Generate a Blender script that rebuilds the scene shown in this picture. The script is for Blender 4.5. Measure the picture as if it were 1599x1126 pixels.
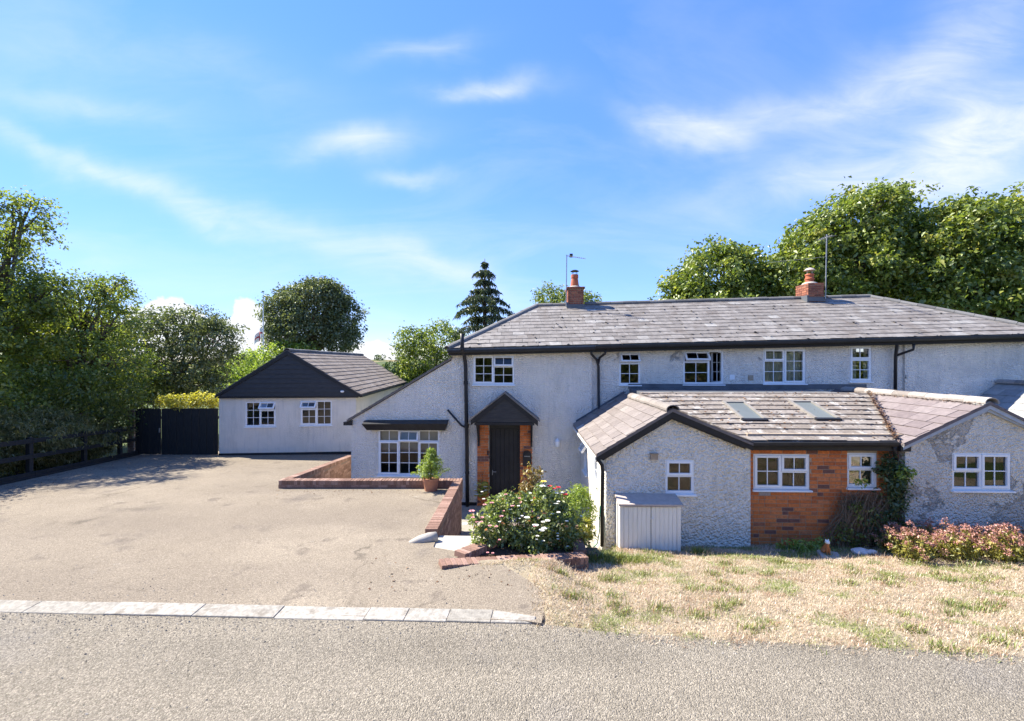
import bpy, bmesh, math, random
import numpy as np
from mathutils import Vector, Matrix, geometry, noise
R = math.radians
random.seed(7); rng = np.random.default_rng(11)
sc = bpy.context.scene
for o in list(bpy.data.objects): bpy.data.objects.remove(o)

# ------------------------------------------------------------------ camera
FPX, CX, CY, CZ = 650.0, 799.5, 565.0, 2.7      # focal length in photo pixels, horizon row, eye height over the road
cam = bpy.data.cameras.new('camera'); cam.sensor_width = 36; cam.lens = FPX / 1599 * 36
cam.shift_y = (CY - 563) / 1599; cam.clip_start = .05; cam.clip_end = 3000
camo = bpy.data.objects.new('camera', cam); sc.collection.objects.link(camo)
camo.location = (0, 0, CZ); camo.rotation_euler = (R(90), 0, 0); sc.camera = camo

# ------------------------------------------------------------------ light: sun from the left, a little behind the house
SUN_EL, SUN_AZ = 48.0, -66.0                     # azimuth clockwise from +Y
sd = Vector((math.cos(R(SUN_EL)) * math.sin(R(SUN_AZ)), math.cos(R(SUN_EL)) * math.cos(R(SUN_AZ)), math.sin(R(SUN_EL))))
sun = bpy.data.lights.new('sun', 'SUN'); sun.energy = 3.5; sun.angle = R(.5); sun.color = (1, .93, .79)
suno = bpy.data.objects.new('sun', sun); sc.collection.objects.link(suno)
suno.rotation_euler = sd.to_track_quat('Z', 'Y').to_euler(); suno.location = sd * 40
sc.view_settings.view_transform = 'Standard'; sc.view_settings.look = 'None'
sc.view_settings.gamma = 1; sc.view_settings.use_curve_mapping = False; sc.view_settings.exposure = 1.98
SKY = .15

def nn(nt, typ, **kw):
    n = nt.nodes.new(typ)
    for k, v in kw.items():
        if k.startswith('i_'):
            key = k[2:]; n.inputs[int(key) if key.isdigit() else key].default_value = v
        else: setattr(n, k, v)
    return n
def mth(nt, op, a, b=None, clamp=False):
    n = nt.nodes.new('ShaderNodeMath'); n.operation = op; n.use_clamp = clamp
    for i, x in enumerate((a, b)):
        if x is None: continue
        if isinstance(x, (int, float)): n.inputs[i].default_value = x
        else: nt.links.new(x, n.inputs[i])
    return n.outputs[0]
def ramp(nt, fac, stops):
    n = nt.nodes.new('ShaderNodeValToRGB'); e = n.color_ramp.elements
    while len(e) < len(stops): e.new(.5)
    for k, (p, c) in enumerate(stops):
        e[k].position = p
        e[k].color = (c, c, c, 1) if isinstance(c, (int, float)) else (c[0], c[1], c[2], 1)
    nt.links.new(fac, n.inputs[0]); return n.outputs[0]
def mixc(nt, fac, a, b, mode='MIX'):
    n = nt.nodes.new('ShaderNodeMix'); n.data_type = 'RGBA'; n.blend_type = mode
    for s, x in ((n.inputs[0], fac), (n.inputs[6], a), (n.inputs[7], b)):
        if isinstance(x, (int, float)): s.default_value = x
        elif isinstance(x, (tuple, list)): s.default_value = (x[0], x[1], x[2], 1)
        else: nt.links.new(x, s)
    return n.outputs[2]

def build_world():
    w = bpy.data.worlds.new('World'); sc.world = w; w.use_nodes = True
    nt = w.node_tree; nt.nodes.clear()
    out = nt.nodes.new('ShaderNodeOutputWorld'); bg = nt.nodes.new('ShaderNodeBackground')
    sky = nn(nt, 'ShaderNodeTexSky', sky_type='NISHITA', sun_disc=False, sun_elevation=R(SUN_EL), sun_rotation=R(SUN_AZ),
             altitude=600, air_density=.75, dust_density=.0, ozone_density=2.0)
    hs = nn(nt, 'ShaderNodeHueSaturation'); hs.inputs['Saturation'].default_value = 1.2
    nt.links.new(sky.outputs[0], hs.inputs['Color'])
    # soft shoulder on the bright horizon
    dn_ = nn(nt, 'ShaderNodeVectorMath', operation='MULTIPLY_ADD'); dn_.inputs[1].default_value = (.36,) * 3; dn_.inputs[2].default_value = (1,) * 3; bw_ = nt.nodes.new('ShaderNodeRGBToBW'); nt.links.new(hs.outputs[0], bw_.inputs[0]); nt.links.new(bw_.outputs[0], dn_.inputs[0])
    tn_ = nn(nt, 'ShaderNodeVectorMath', operation='MULTIPLY'); tn_.inputs[1].default_value = (1.05, .905, 1.06); nt.links.new(hs.outputs[0], tn_.inputs[0])
    dv_ = nn(nt, 'ShaderNodeVectorMath', operation='DIVIDE'); nt.links.new(tn_.outputs[0], dv_.inputs[0]); nt.links.new(dn_.outputs[0], dv_.inputs[1])
    tc = nt.nodes.new('ShaderNodeTexCoord'); sp = nt.nodes.new('ShaderNodeSeparateXYZ')
    nt.links.new(tc.outputs['Generated'], sp.inputs[0]); x, y, z = sp.outputs
    yc = mth(nt, 'MAXIMUM', y, .12)
    gx = mth(nt, 'DIVIDE', x, yc); gz = mth(nt, 'DIVIDE', z, yc)          # direction as slopes, for the clouds that stand ahead
    cmb = nt.nodes.new('ShaderNodeCombineXYZ'); nt.links.new(gx, cmb.inputs[0]); nt.links.new(gz, cmb.inputs[1])
    # soft warp
    wn = nn(nt, 'ShaderNodeTexNoise', i_Scale=4.5, i_Detail=5.0); nt.links.new(cmb.outputs[0], wn.inputs['Vector'])
    ws = nt.nodes.new('ShaderNodeSeparateXYZ'); nt.links.new(wn.outputs['Color'], ws.inputs[0])
    wx = mth(nt, 'ADD', gx, mth(nt, 'MULTIPLY', mth(nt, 'SUBTRACT', ws.outputs[0], .5), .24))
    wz = mth(nt, 'ADD', gz, mth(nt, 'MULTIPLY', mth(nt, 'SUBTRACT', ws.outputs[1], .5), .13))
    total = None
    streaks = [(120, 160, 150, 20, 9, .30), (60, 225, 120, 16, 24, .42), (240, 292, 170, 20, 20, .42), (470, 372, 190, 24, 17, .38), (690, 425, 120, 20, 20, .40),
               (560, 218, 75, 20, -6, .75), (640, 275, 50, 14, 4, .55), (768, 130, 66, 15, -3, .72), (655, 72, 70, 13, -8, .32),
               (1075, 200, 85, 20, 22, .62), (1210, 188, 130, 26, -9, .50), (1400, 130, 130, 40, -28, .45), (1510, 60, 150, 60, -50, .32),
               (1450, 235, 240, 42, -14, .55), (1590, 190, 150, 60, -20, .55), (1330, 285, 140, 22, -6, .38), (1560, 290, 160, 30, -3, .45),
               (60, 60, 220, 60, 12, .14), (380, 120, 200, 40, 14, .14), (300, 420, 300, 40, 6, .22), (1000, 380, 380, 40, 2, .10)]
    for (px, py, L, W, ang, k) in streaks:
        c, s = math.cos(R(-ang)), math.sin(R(-ang)); x0, z0 = (px - CX) / FPX, (CY - py) / FPX
        dx = mth(nt, 'SUBTRACT', wx, x0); dz = mth(nt, 'SUBTRACT', wz, z0)
        a = mth(nt, 'ADD', mth(nt, 'MULTIPLY', dx, c * FPX / L), mth(nt, 'MULTIPLY', dz, s * FPX / L))
        b = mth(nt, 'ADD', mth(nt, 'MULTIPLY', dx, -s * FPX / W), mth(nt, 'MULTIPLY', dz, c * FPX / W))
        q = mth(nt, 'ADD', mth(nt, 'MULTIPLY', a, a), mth(nt, 'MULTIPLY', b, b))
        g = mth(nt, 'MULTIPLY', mth(nt, 'EXPONENT', mth(nt, 'MULTIPLY', q, -.75)), k * .82)
        total = g if total is None else mth(nt, 'ADD', total, g)
    # fibrous grain of the wisps
    mp = nn(nt, 'ShaderNodeMapping'); mp.inputs['Scale'].default_value = (2.2, 7.5, 1); mp.inputs['Rotation'].default_value = (0, 0, R(13))
    nt.links.new(cmb.outputs[0], mp.inputs[0])
    fn = nn(nt, 'ShaderNodeTexNoise', i_Scale=1.6, i_Detail=9.0, i_Roughness=.62, i_Distortion=.7); nt.links.new(mp.outputs[0], fn.inputs['Vector'])
    grain = ramp(nt, fn.outputs[0], [(.25, .3), (.75, 1.25)])
    ahead = ramp(nt, y, [(.12, 0.0), (.3, 1.0)])
    wisp = mth(nt, 'MULTIPLY', mth(nt, 'MULTIPLY', total, grain), ahead)
    # high thin cirrus over the whole dome
    zc = mth(nt, 'ADD', mth(nt, 'MAXIMUM', z, 0.0), .22); c2 = nt.nodes.new('ShaderNodeCombineXYZ')
    nt.links.new(mth(nt, 'DIVIDE', x, zc), c2.inputs[0]); nt.links.new(mth(nt, 'DIVIDE', y, zc), c2.inputs[1])
    mp2 = nn(nt, 'ShaderNodeMapping'); mp2.inputs['Scale'].default_value = (.8, 1.9, 1); mp2.inputs['Rotation'].default_value = (0, 0, R(24))
    nt.links.new(c2.outputs[0], mp2.inputs[0])
    cn = nn(nt, 'ShaderNodeTexNoise', i_Scale=1.0, i_Detail=8.0, i_Roughness=.6, i_Distortion=.9); nt.links.new(mp2.outputs[0], cn.inputs['Vector'])
    thin = ramp(nt, cn.outputs[0], [(.48, 0.0), (.85, .22)])
    # cumulus heads low over the hills
    cu = nn(nt, 'ShaderNodeTexNoise', i_Scale=13.0, i_Detail=6.0, i_Roughness=.55); nt.links.new(cmb.outputs[0], cu.inputs['Vector'])
    cud = mth(nt, 'SUBTRACT', cu.outputs[0], .5); heads = None
    for (px, py, rx, ry) in ((250, 505, 62, 44), (300, 520, 60, 34), (388, 505, 36, 38), (365, 525, 60, 34), (420, 530, 50, 46), (590, 556, 34, 24), (560, 562, 40, 26), (150, 540, 90, 30)):
        dx = mth(nt, 'MULTIPLY', mth(nt, 'SUBTRACT', gx, (px - CX) / FPX), FPX / rx); dz = mth(nt, 'MULTIPLY', mth(nt, 'SUBTRACT', gz, (CY - py) / FPX), FPX / ry)
        h = mth(nt, 'SUBTRACT', 1.0, mth(nt, 'SQRT', mth(nt, 'ADD', mth(nt, 'MULTIPLY', dx, dx), mth(nt, 'MULTIPLY', dz, dz))))
        heads = h if heads is None else mth(nt, 'MAXIMUM', heads, h)
    cum = ramp(nt, mth(nt, 'ADD', heads, mth(nt, 'MULTIPLY', cud, 1.5)), [(.0, 0.0), (.16, .92)])
    cum = mth(nt, 'MULTIPLY', cum, ahead)
    fac = mth(nt, 'MAXIMUM', mth(nt, 'ADD', wisp, thin, clamp=True), cum)
    fac = mth(nt, 'MINIMUM', fac, .95)
    col = mixc(nt, fac, dv_.outputs[0], (1.9, 1.93, 2.0))
    nt.links.new(col, bg.inputs[0]); bg.inputs[1].default_value = SKY
    nt.links.new(bg.outputs[0], out.inputs[0])
build_world()

# ------------------------------------------------------------------ frames and mesh helpers
class Frame:
    """plan axes turned by a about the vertical: u to the right, v away from the road, z up"""
    def __init__(s, a=0., O=(0, 0, 0)):
        s.U = Vector((math.cos(a), -math.sin(a), 0)); s.V = Vector((math.sin(a), math.cos(a), 0)); s.Z = Vector((0, 0, 1)); s.O = Vector(O)
    def p(s, u, v, z): return s.O + s.U * u + s.V * v + s.Z * z
    def loc(s, px, py, v):                       # photo measurement -> (u, v, z) on the plane at depth v
        d = Vector(((px - CX) / FPX, 1, -(py - CY) / FPX)); t = v / d.dot(s.V)
        return (d.dot(s.U) * t, v, CZ + d.z * t)
H = Frame(math.atan(21 / FPX)); G = Frame(math.atan(-48 / FPX)); W0 = Frame(0)
class Sub:
    """a face frame: origin, right, outward normal, up"""
    def __init__(s, O, U, N, Z=(0, 0, 1)): s.O, s.U, s.N, s.Z = Vector(O), Vector(U), Vector(N), Vector(Z)
    def p(s, a, n, b): return s.O + s.U * a + s.N * n + s.Z * b

WORLD = {}
def link(o, parent, origin):
    sc.collection.objects.link(o)
    if parent is not None:
        o.parent = parent; o.location = Vector(origin) - WORLD[parent.name]
    else: o.location = origin
    WORLD[o.name] = Vector(origin)
    return o
def thing(name, label, cat, loc, group=None):
    o = bpy.data.objects.new(name, None); o.empty_display_size = .2
    link(o, None, loc); return tag(o, label, cat, group)
def tag(o, label=None, cat=None, group=None, kind=None):
    if label: o['label'] = label
    if cat: o['category'] = cat
    if group: o['group'] = group
    if kind: o['kind'] = kind
    return o

class MB:
    def __init__(s): s.v = []; s.f = []; s.m = []
    def add(s, pts, faces, mi=0):
        b = len(s.v); s.v += [Vector(p) for p in pts]; s.f += [tuple(b + i for i in f) for f in faces]; s.m += [mi] * len(faces); return s
    def hexa(s, p, mi=0):                        # 8 points: bottom ring 0-3, top ring 4-7
        return s.add(p, [(3, 2, 1, 0), (4, 5, 6, 7), (0, 1, 5, 4), (1, 2, 6, 5), (2, 3, 7, 6), (3, 0, 4, 7)], mi)
    def box(s, F, a0, a1, n0, n1, b0, b1, mi=0, tf=None):
        q = [F.p(a, n, b) for b in (b0, b1) for a, n in ((a0, n0), (a1, n0), (a1, n1), (a0, n1))]
        if tf: q = [tf(p) for p in q]
        return s.hexa(q, mi)
    def prism(s, poly, ext, mi=0):
        n = len(poly); ext = Vector(ext); a = [Vector(p) for p in poly]; b = [p + ext for p in a]
        return s.add(a + b, [tuple(range(n))[::-1], tuple(range(n, 2 * n))] + [(i, (i + 1) % n, n + (i + 1) % n, n + i) for i in range(n)], mi)
    def tube(s, path, r, seg=8, mi=0, cap=True):
        path = [Vector(p) for p in path]; n = len(path); rr = r if isinstance(r, (list, tuple)) else [r] * n; b = len(s.v)
        up = Vector((0, 0, 1)); prev = None
        for i, p in enumerate(path):
            t = (path[min(i + 1, n - 1)] - path[max(i - 1, 0)]).normalized()
            a = t.cross(up if abs(t.z) < .95 else Vector((1, 0, 0))).normalized() if prev is None else (prev - t * prev.dot(t)).normalized()
            prev = a; c = t.cross(a)
            for k in range(seg):
                th = 2 * math.pi * k / seg; s.v.append(p + (a * math.cos(th) + c * math.sin(th)) * rr[i])
        fs = [(b + i * seg + k, b + i * seg + (k + 1) % seg, b + (i + 1) * seg + (k + 1) % seg, b + (i + 1) * seg + k) for i in range(n - 1) for k in range(seg)]
        if cap: fs += [tuple(b + k for k in range(seg))[::-1], tuple(b + (n - 1) * seg + k for k in range(seg))]
        s.f += fs; s.m += [mi] * len(fs); return s
    def lathe(s, O, prof, seg=20, mi=0):
        O = Vector(O); b = len(s.v); n = len(prof)
        for (r, z) in prof:
            for k in range(seg):
                th = 2 * math.pi * k / seg; s.v.append(O + Vector((r * math.cos(th), r * math.sin(th), z)))
        fs = [(b + i * seg + k, b + i * seg + (k + 1) % seg, b + (i + 1) * seg + (k + 1) % seg, b + (i + 1) * seg + k) for i in range(n - 1) for k in range(seg)]
        fs += [tuple(b + k for k in range(seg))[::-1], tuple(b + (n - 1) * seg + k for k in range(seg))]
        s.f += fs; s.m += [mi] * len(fs); return s
    def build(s, name, mats, parent=None, smooth=False, origin=None, bevel=0):
        if not isinstance(mats, (list, tuple)): mats = [mats]
        lo = Vector([min(p[i] for p in s.v) for i in range(3)]); hi = Vector([max(p[i] for p in s.v) for i in range(3)])
        o0 = Vector(origin) if origin is not None else Vector(((lo.x + hi.x) / 2, (lo.y + hi.y) / 2, lo.z))
        me = bpy.data.meshes.new(name); me.from_pydata([p - o0 for p in s.v], [], s.f)
        for m in mats: me.materials.append(m)
        if len(mats) > 1: me.polygons.foreach_set('material_index', s.m)
        bm = bmesh.new(); bm.from_mesh(me); bmesh.ops.recalc_face_normals(bm, faces=bm.faces)
        if bevel: bmesh.ops.bevel(bm, geom=list(bm.edges), offset=bevel, segments=1, affect='EDGES', profile=.6)
        bm.to_mesh(me); bm.free()
        if smooth: me.polygons.foreach_set('use_smooth', [True] * len(me.polygons))
        return link(bpy.data.objects.new(name, me), parent, o0)

def wall(parent, name, S, outer, holes, thick, m, bevel=0):
    """plane wall with real openings; outer and holes are (a, b) loops in face frame S"""
    loops = [outer] + [[(a0, b0), (a1, b0), (a1, b1), (a0, b1)] for (a0, a1, b0, b1) in holes]
    flat = [p for l in loops for p in l]
    tris = geometry.tessellate_polygon([[Vector((a, b, 0)) for a, b in l] for l in loops])
    mb = MB(); n = len(flat); pts = [S.p(a, 0, b) for a, b in flat] + [S.p(a, -thick, b) for a, b in flat]
    fs = [tuple(t) for t in tris] + [tuple(n + i for i in t) for t in tris]; k = 0
    for l in loops:
        fs += [(k + i, k + (i + 1) % len(l), n + k + (i + 1) % len(l), n + k + i) for i in range(len(l))]; k += len(l)
    mb.add(pts, fs); return mb.build(name, m, parent)

def clip(poly, conv):
    out = poly
    for i in range(len(conv)):
        a, b = conv[i], conv[(i + 1) % len(conv)]; src, out = out, []
        side = lambda p: (b[0] - a[0]) * (p[1] - a[1]) - (b[1] - a[1]) * (p[0] - a[0])
        for j in range(len(src)):
            p, q = src[j], src[(j + 1) % len(src)]; sp, sq = side(p), side(q)
            if sp >= 0: out.append(p)
            if (sp >= 0) != (sq >= 0):
                t = sp / (sp - sq); out.append((p[0] + (q[0] - p[0]) * t, p[1] + (q[1] - p[1]) * t))
        if not out: return []
    return out
def area2(p): return abs(sum(p[i][0] * p[(i + 1) % len(p)][1] - p[(i + 1) % len(p)][0] * p[i][1] for i in range(len(p)))) / 2

def stuff_mesh(name, m, parent, V_, F_, rnd=None, origin=(0, 0, 0), kind='stuff', flat=True):
    """numpy mesh: V_ (n,3), F_ (m,3 or 4), rnd per face"""
    me = bpy.data.meshes.new(name); V_ = np.asarray(V_, float) - np.array(origin); F_ = np.asarray(F_, int); k = F_.shape[1]
    me.vertices.add(len(V_)); me.vertices.foreach_set('co', V_.ravel())
    me.loops.add(F_.size); me.loops.foreach_set('vertex_index', F_.ravel().astype(np.int32))
    me.polygons.add(len(F_)); me.polygons.foreach_set('loop_start', np.arange(0, F_.size, k, dtype=np.int32))
    if flat: me.polygons.foreach_set('use_smooth', np.zeros(len(F_), bool))
    if rnd is not None:
        a = me.attributes.new('rnd', 'FLOAT', 'FACE'); a.data.foreach_set('value', np.asarray(rnd, np.float32))
    me.update(calc_edges=True); me.validate()
    me.materials.append(m); o = bpy.data.objects.new(name, me); link(o, parent, origin)
    if kind: o['kind'] = kind
    return o

# ------------------------------------------------------------------ materials
def new_mat(name):
    m = bpy.data.materials.new(name); m.use_nodes = True; nt = m.node_tree
    b = nt.nodes['Principled BSDF']; b.inputs['Specular IOR Level'].default_value = .3
    geo = nt.nodes.new('ShaderNodeNewGeometry')
    return m, nt, b, geo.outputs['Position']
def tex(nt, pos, scale, detail=4., rough=.55, kind='noise', sx=None, dist=0.):
    if sx is not None:
        mp = nt.nodes.new('ShaderNodeMapping'); mp.inputs['Scale'].default_value = sx; nt.links.new(pos, mp.inputs[0]); pos = mp.outputs[0]
    if kind == 'noise':
        n = nn(nt, 'ShaderNodeTexNoise', i_Scale=scale, i_Detail=detail, i_Roughness=rough, i_Distortion=dist); o = n.outputs[0]
    else:
        n = nn(nt, 'ShaderNodeTexVoronoi', i_Scale=scale); o = n.outputs['Distance']
    nt.links.new(pos, n.inputs['Vector']); return o
def bump(nt, b, h, strength, dist):
    bp = nn(nt, 'ShaderNodeBump', i_Strength=strength, i_Distance=dist); nt.links.new(h, bp.inputs['Height']); nt.links.new(bp.outputs[0], b.inputs['Normal'])

def simple(name, c1, c2=None, scale=6., rough=.7, bs=0, bscale=60, bdist=.004, metal=0., sx=None):
    m, nt, b, pos = new_mat(name); c2 = c2 or tuple(x * .8 for x in c1)
    nt.links.new(ramp(nt, tex(nt, pos, scale, sx=sx), [(.3, c2), (.7, c1)]), b.inputs['Base Color'])
    b.inputs['Roughness'].default_value = rough; b.inputs['Metallic'].default_value = metal
    if bs: bump(nt, b, tex(nt, pos, bscale), bs, bdist)
    return m

def stucco(name, base=(.87, .815, .725), dirt=(.70, .65, .55), peel=None, amt=.62, coarse=1.0):
    m, nt, b, pos = new_mat(name)
    d = ramp(nt, tex(nt, pos, 1.3, 7, .65), [(.42, 0.0), (.78, .75)])
    col = mixc(nt, d, base, dirt)
    run = ramp(nt, tex(nt, pos, 2.0, 6, .6, sx=(4.5, 4.5, .5)), [(.50, 0.0), (.80, .5)])
    col = mixc(nt, run, col, (.50, .50, .48))
    h1 = tex(nt, pos, 17 / coarse, 3, .62); h2 = tex(nt, pos, 30 / coarse, kind='v')
    h = mth(nt, 'ADD', mth(nt, 'MULTIPLY', h1, .9), mth(nt, 'MULTIPLY', h2, -.55))
    if peel:
        pn = tex(nt, pos, .95, 9, .68, dist=.3)
        pm = ramp(nt, pn, [(amt - .015, 0.0), (amt + .01, 1.0)])
        sub = ramp(nt, tex(nt, pos, 9, 6), [(.3, peel[0]), (.7, peel[1])])
        col = mixc(nt, pm, col, sub); h = mth(nt, 'SUBTRACT', h, mth(nt, 'MULTIPLY', pm, .5))
        sp = ramp(nt, tex(nt, pos, 14, 4, .6), [(.70, 0.0), (.74, .8)])
        col = mixc(nt, sp, col, (.17, .17, .15))
    nt.links.new(col, b.inputs['Base Color']); b.inputs['Roughness'].default_value = .85
    bump(nt, b, h, 1.0, .065 * coarse); return m

def varied(name, stops, src='object', rough=.75, grain=30, gamt=.35, bscale=90, bs=.35, bdist=.003, blot=None):
    """colour per piece (object random, or the face attribute of joined pieces), with grain on top"""
    m, nt, b, pos = new_mat(name)
    if src == 'object': f = nt.nodes.new('ShaderNodeObjectInfo').outputs['Random']
    else: f = nn(nt, 'ShaderNodeAttribute', attribute_name='rnd').outputs['Fac']
    col = ramp(nt, f, stops)
    g = tex(nt, pos, grain, 5, .6)
    col = mixc(nt, gamt, col, ramp(nt, g, [(.25, .35), (.75, 1.5)]), 'MULTIPLY')
    if blot:
        k = ramp(nt, tex(nt, pos, blot[1], 8, .68), [(blot[2], 0.0), (blot[2] + .09, blot[3])]); col = mixc(nt, k, col, blot[0])
    nt.links.new(col, b.inputs['Base Color']); b.inputs['Roughness'].default_value = rough
    if bs: bump(nt, b, tex(nt, pos, bscale, 4), bs, bdist)
    return m

def leafmat(name, stops, trans=.55, tint=(.55, .75, .1)):
    m, nt, b, pos = new_mat(name); nt.nodes.remove(b)
    f = nn(nt, 'ShaderNodeAttribute', attribute_name='rnd').outputs['Fac']; col = ramp(nt, f, [(q, tuple(min(.8, v * g_) for v, g_ in zip(c, (2.15, 1.9, 2.0)))) for q, c in stops])
    d = nt.nodes.new('ShaderNodeBsdfDiffuse'); t = nt.nodes.new('ShaderNodeBsdfTranslucent'); g = nt.nodes.new('ShaderNodeBsdfGlossy')
    g.inputs['Roughness'].default_value = .42; g.inputs['Color'].default_value = (.75, .8, .75, 1)
    nt.links.new(col, d.inputs['Color']); nt.links.new(mixc(nt, .35, col, tint, 'MIX'), t.inputs['Color'])
    tb = mixc(nt, .8, col, mixc(nt, 1.0, col, (1.5, 1.6, .7), 'MULTIPLY')); nt.links.new(tb, t.inputs['Color'])
    m1 = nt.nodes.new('ShaderNodeMixShader'); m1.inputs[0].default_value = trans; nt.links.new(d.outputs[0], m1.inputs[1]); nt.links.new(t.outputs[0], m1.inputs[2])
    m2 = nt.nodes.new('ShaderNodeMixShader'); m2.inputs[0].default_value = .05; nt.links.new(m1.outputs[0], m2.inputs[1]); nt.links.new(g.outputs[0], m2.inputs[2])
    nt.links.new(m2.outputs[0], nt.nodes['Material Output'].inputs[0]); return m

def glassmat():
    m, nt, b, pos = new_mat('window_glass'); nt.nodes.remove(b)
    t = nt.nodes.new('ShaderNodeBsdfTransparent'); t.inputs[0].default_value = (.72, .76, .74, 1)
    g = nt.nodes.new('ShaderNodeBsdfGlossy'); g.inputs['Roughness'].default_value = .015
    fr = nn(nt, 'ShaderNodeFresnel', i_IOR=1.5); f = mth(nt, 'MULTIPLY', fr.outputs[0], 1.9, clamp=True)
    bp = nn(nt, 'ShaderNodeBump', i_Strength=.05, i_Distance=.01); nt.links.new(tex(nt, pos, 2.5, 1), bp.inputs['Height']); nt.links.new(bp.outputs[0], g.inputs['Normal'])
    mx = nt.nodes.new('ShaderNodeMixShader'); nt.links.new(f, mx.inputs[0]); nt.links.new(t.outputs[0], mx.inputs[1]); nt.links.new(g.outputs[0], mx.inputs[2])
    nt.links.new(mx.outputs[0], nt.nodes['Material Output'].inputs[0]); return m

M = {}
M['stucco'] = stucco('white_roughcast')
M['stucco_gable'] = stucco('white_roughcast_weathered', base=(.85, .795, .70), dirt=(.68, .62, .51), coarse=1.35)
M['stucco_mid'] = stucco('white_roughcast_flaking', dirt=(.50, .49, .47), peel=((.42, .41, .40), (.55, .54, .52)), amt=.66)
M['stucco_peel'] = stucco('peeling_roughcast', base=(.78, .73, .645), dirt=(.58, .53, .445), peel=((.47, .43, .38), (.56, .52, .46)), amt=.55, coarse=1.15)
M['smooth_render'] = stucco('smooth_white_render', base=(.86, .805, .72), dirt=(.70, .65, .555), coarse=.5)
M['upvc'] = simple('white_upvc', (.84, .85, .86), (.80, .81, .82), 3, .32)
M['glass'] = glassmat()
M['black'] = simple('black_paint', (.016, .016, .018), (.026, .026, .028), 5, .42, .25, 40)
M['blackwood'] = simple('black_stained_boards', (.028, .029, .032), (.046, .046, .048), 5, .55, .5, 25, .003, sx=(1, 1, 8))
M['blackfence'] = simple('black_stained_fence', (.016, .016, .017), (.034, .033, .031), 5, .65, .5, 25, .003, sx=(8, 8, 1))
M['flaky_black'] = varied('flaking_black_board', [(0, (.014, .014, .014)), (1, (.03, .028, .026))], blot=((.30, .27, .24), 9, .66, .8))
M['greyboard'] = simple('faded_grey_board', (.42, .45, .49), (.30, .33, .37), 7, .7, .4, 30)
M['lead'] = simple('lead_flashing', (.13, .14, .155), (.075, .08, .09), 3, .55, .3, 14, .01)
M['ridge'] = varied('ridge_tile_clay', [(0, (.20, .175, .155)), (.5, (.27, .24, .215)), (1, (.36, .33, .30))], rough=.85, blot=((.42, .40, .34), 12, .60, .6))
M['hipridge'] = varied('ridge_tile_grey', [(0, (.10, .098, .098)), (1, (.19, .185, .18))], rough=.85, blot=((.34, .32, .27), 14, .6, .6))
def slate_pair(name, stops, **k): return varied(name, stops, 'object', **k), varied(name + '_joined', stops, 'attr', **k)
M['slate'], M['slate_s'] = slate_pair('grey_slate', [(0, (.175, .158, .142)), (.3, (.205, .186, .168)), (.55, (.222, .203, .185)), (.85, (.242, .222, .203)), (1, (.295, .282, .262))], rough=.62, gamt=.55, grain=7, blot=((.13, .105, .085), 1.6, .52, .5))
M['pinkslate'], M['pinkslate_s'] = slate_pair('pink_slate', [(0, (.168, .142, .13)), (.5, (.198, .17, .156)), (.94, (.228, .198, .182)), (1, (.34, .34, .32))], rough=.7, gamt=.35, grain=12)
M['mauveslate'], M['mauveslate_s'] = slate_pair('mauve_slate', [(0, (.152, .123, .122)), (.5, (.182, .15, .147)), (.95, (.215, .183, .178)), (.97, (.40, .40, .37))], rough=.7, gamt=.35, grain=12, blot=((.40, .37, .33), 10, .66, .6))
M['paleslate'], M['paleslate_s'] = slate_pair('pale_grey_slate', [(0, (.25, .25, .245)), (1, (.34, .34, .33))], rough=.7, gamt=.3, grain=12)
M['tile'], M['tile_s'] = slate_pair('lichened_tile', [(0, (.185, .155, .13)), (.5, (.215, .185, .16)), (1, (.255, .225, .20))], rough=.85, gamt=.5, grain=16, blot=((.55, .53, .49), 4.5, .55, .6))
M['garagetile'], M['garagetile_s'] = slate_pair('brown_tile', [(0, (.175, .142, .118)), (.6, (.215, .178, .15)), (1, (.25, .212, .182))], rough=.85, gamt=.4, grain=14)
BR = [(0, (.44, .125, .040)), (.25, (.54, .155, .045)), (.6, (.64, .20, .058)), (.90, (.56, .20, .08)), (.93, (.20, .09, .065)), (.985, (.17, .08, .06)), (1.0, (.55, .50, .46))]
M['brick'], M['brick_s'] = slate_pair('orange_brick', BR, rough=.85, gamt=.5, grain=26, bs=.6, bdist=.004)
WB = [(0, (.175, .10, .075)), (.4, (.235, .14, .105)), (.75, (.285, .175, .135)), (1, (.34, .225, .18))]
M['wbrick'], M['wbrick_s'] = slate_pair('brown_brick', WB, rough=.88, gamt=.5, grain=30, bs=.6, bdist=.004, blot=((.42, .38, .34), 18, .68, .6))
M['chimbrick'], M['chimbrick_s'] = slate_pair('red_brown_brick', [(0, (.16, .06, .04)), (.5, (.26, .095, .06)), (1, (.36, .14, .08))], rough=.85, gamt=.5, grain=26, bs=.6, bdist=.004)
M['mortar'] = simple('lime_mortar', (.42, .34, .25), (.33, .25, .18), 20, .95, .5, 120)
M['darkmortar'] = simple('dark_mortar', (.22, .17, .14), (.16, .12, .10), 20, .95, .5, 120)
M['pot'] = simple('terracotta', (.46, .21, .12), (.38, .17, .10), 14, .8, .3, 50)
M['chimpot'] = simple('red_clay_pot', (.46, .13, .06), (.33, .095, .05), 10, .75, .3, 40)
M['concrete'] = simple('pale_concrete', (.44, .41, .36), (.34, .31, .27), 9, .9, .6, 70, .004)
M['kerbstone'] = varied('weathered_kerb', [(0, (.27, .25, .215)), (1, (.36, .335, .295))], rough=.95, grain=22, gamt=.6, bscale=60, bs=.8, bdist=.006, blot=((.15, .125, .095), 5, .54, .6))
M['steel'] = simple('galvanised_steel', (.35, .36, .37), (.22, .22, .22), 20, .5, metal=.6)
M['soil'] = simple('dark_soil', (.075, .052, .036), (.045, .03, .022), 18, .95, .9, 30, .03)
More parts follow.
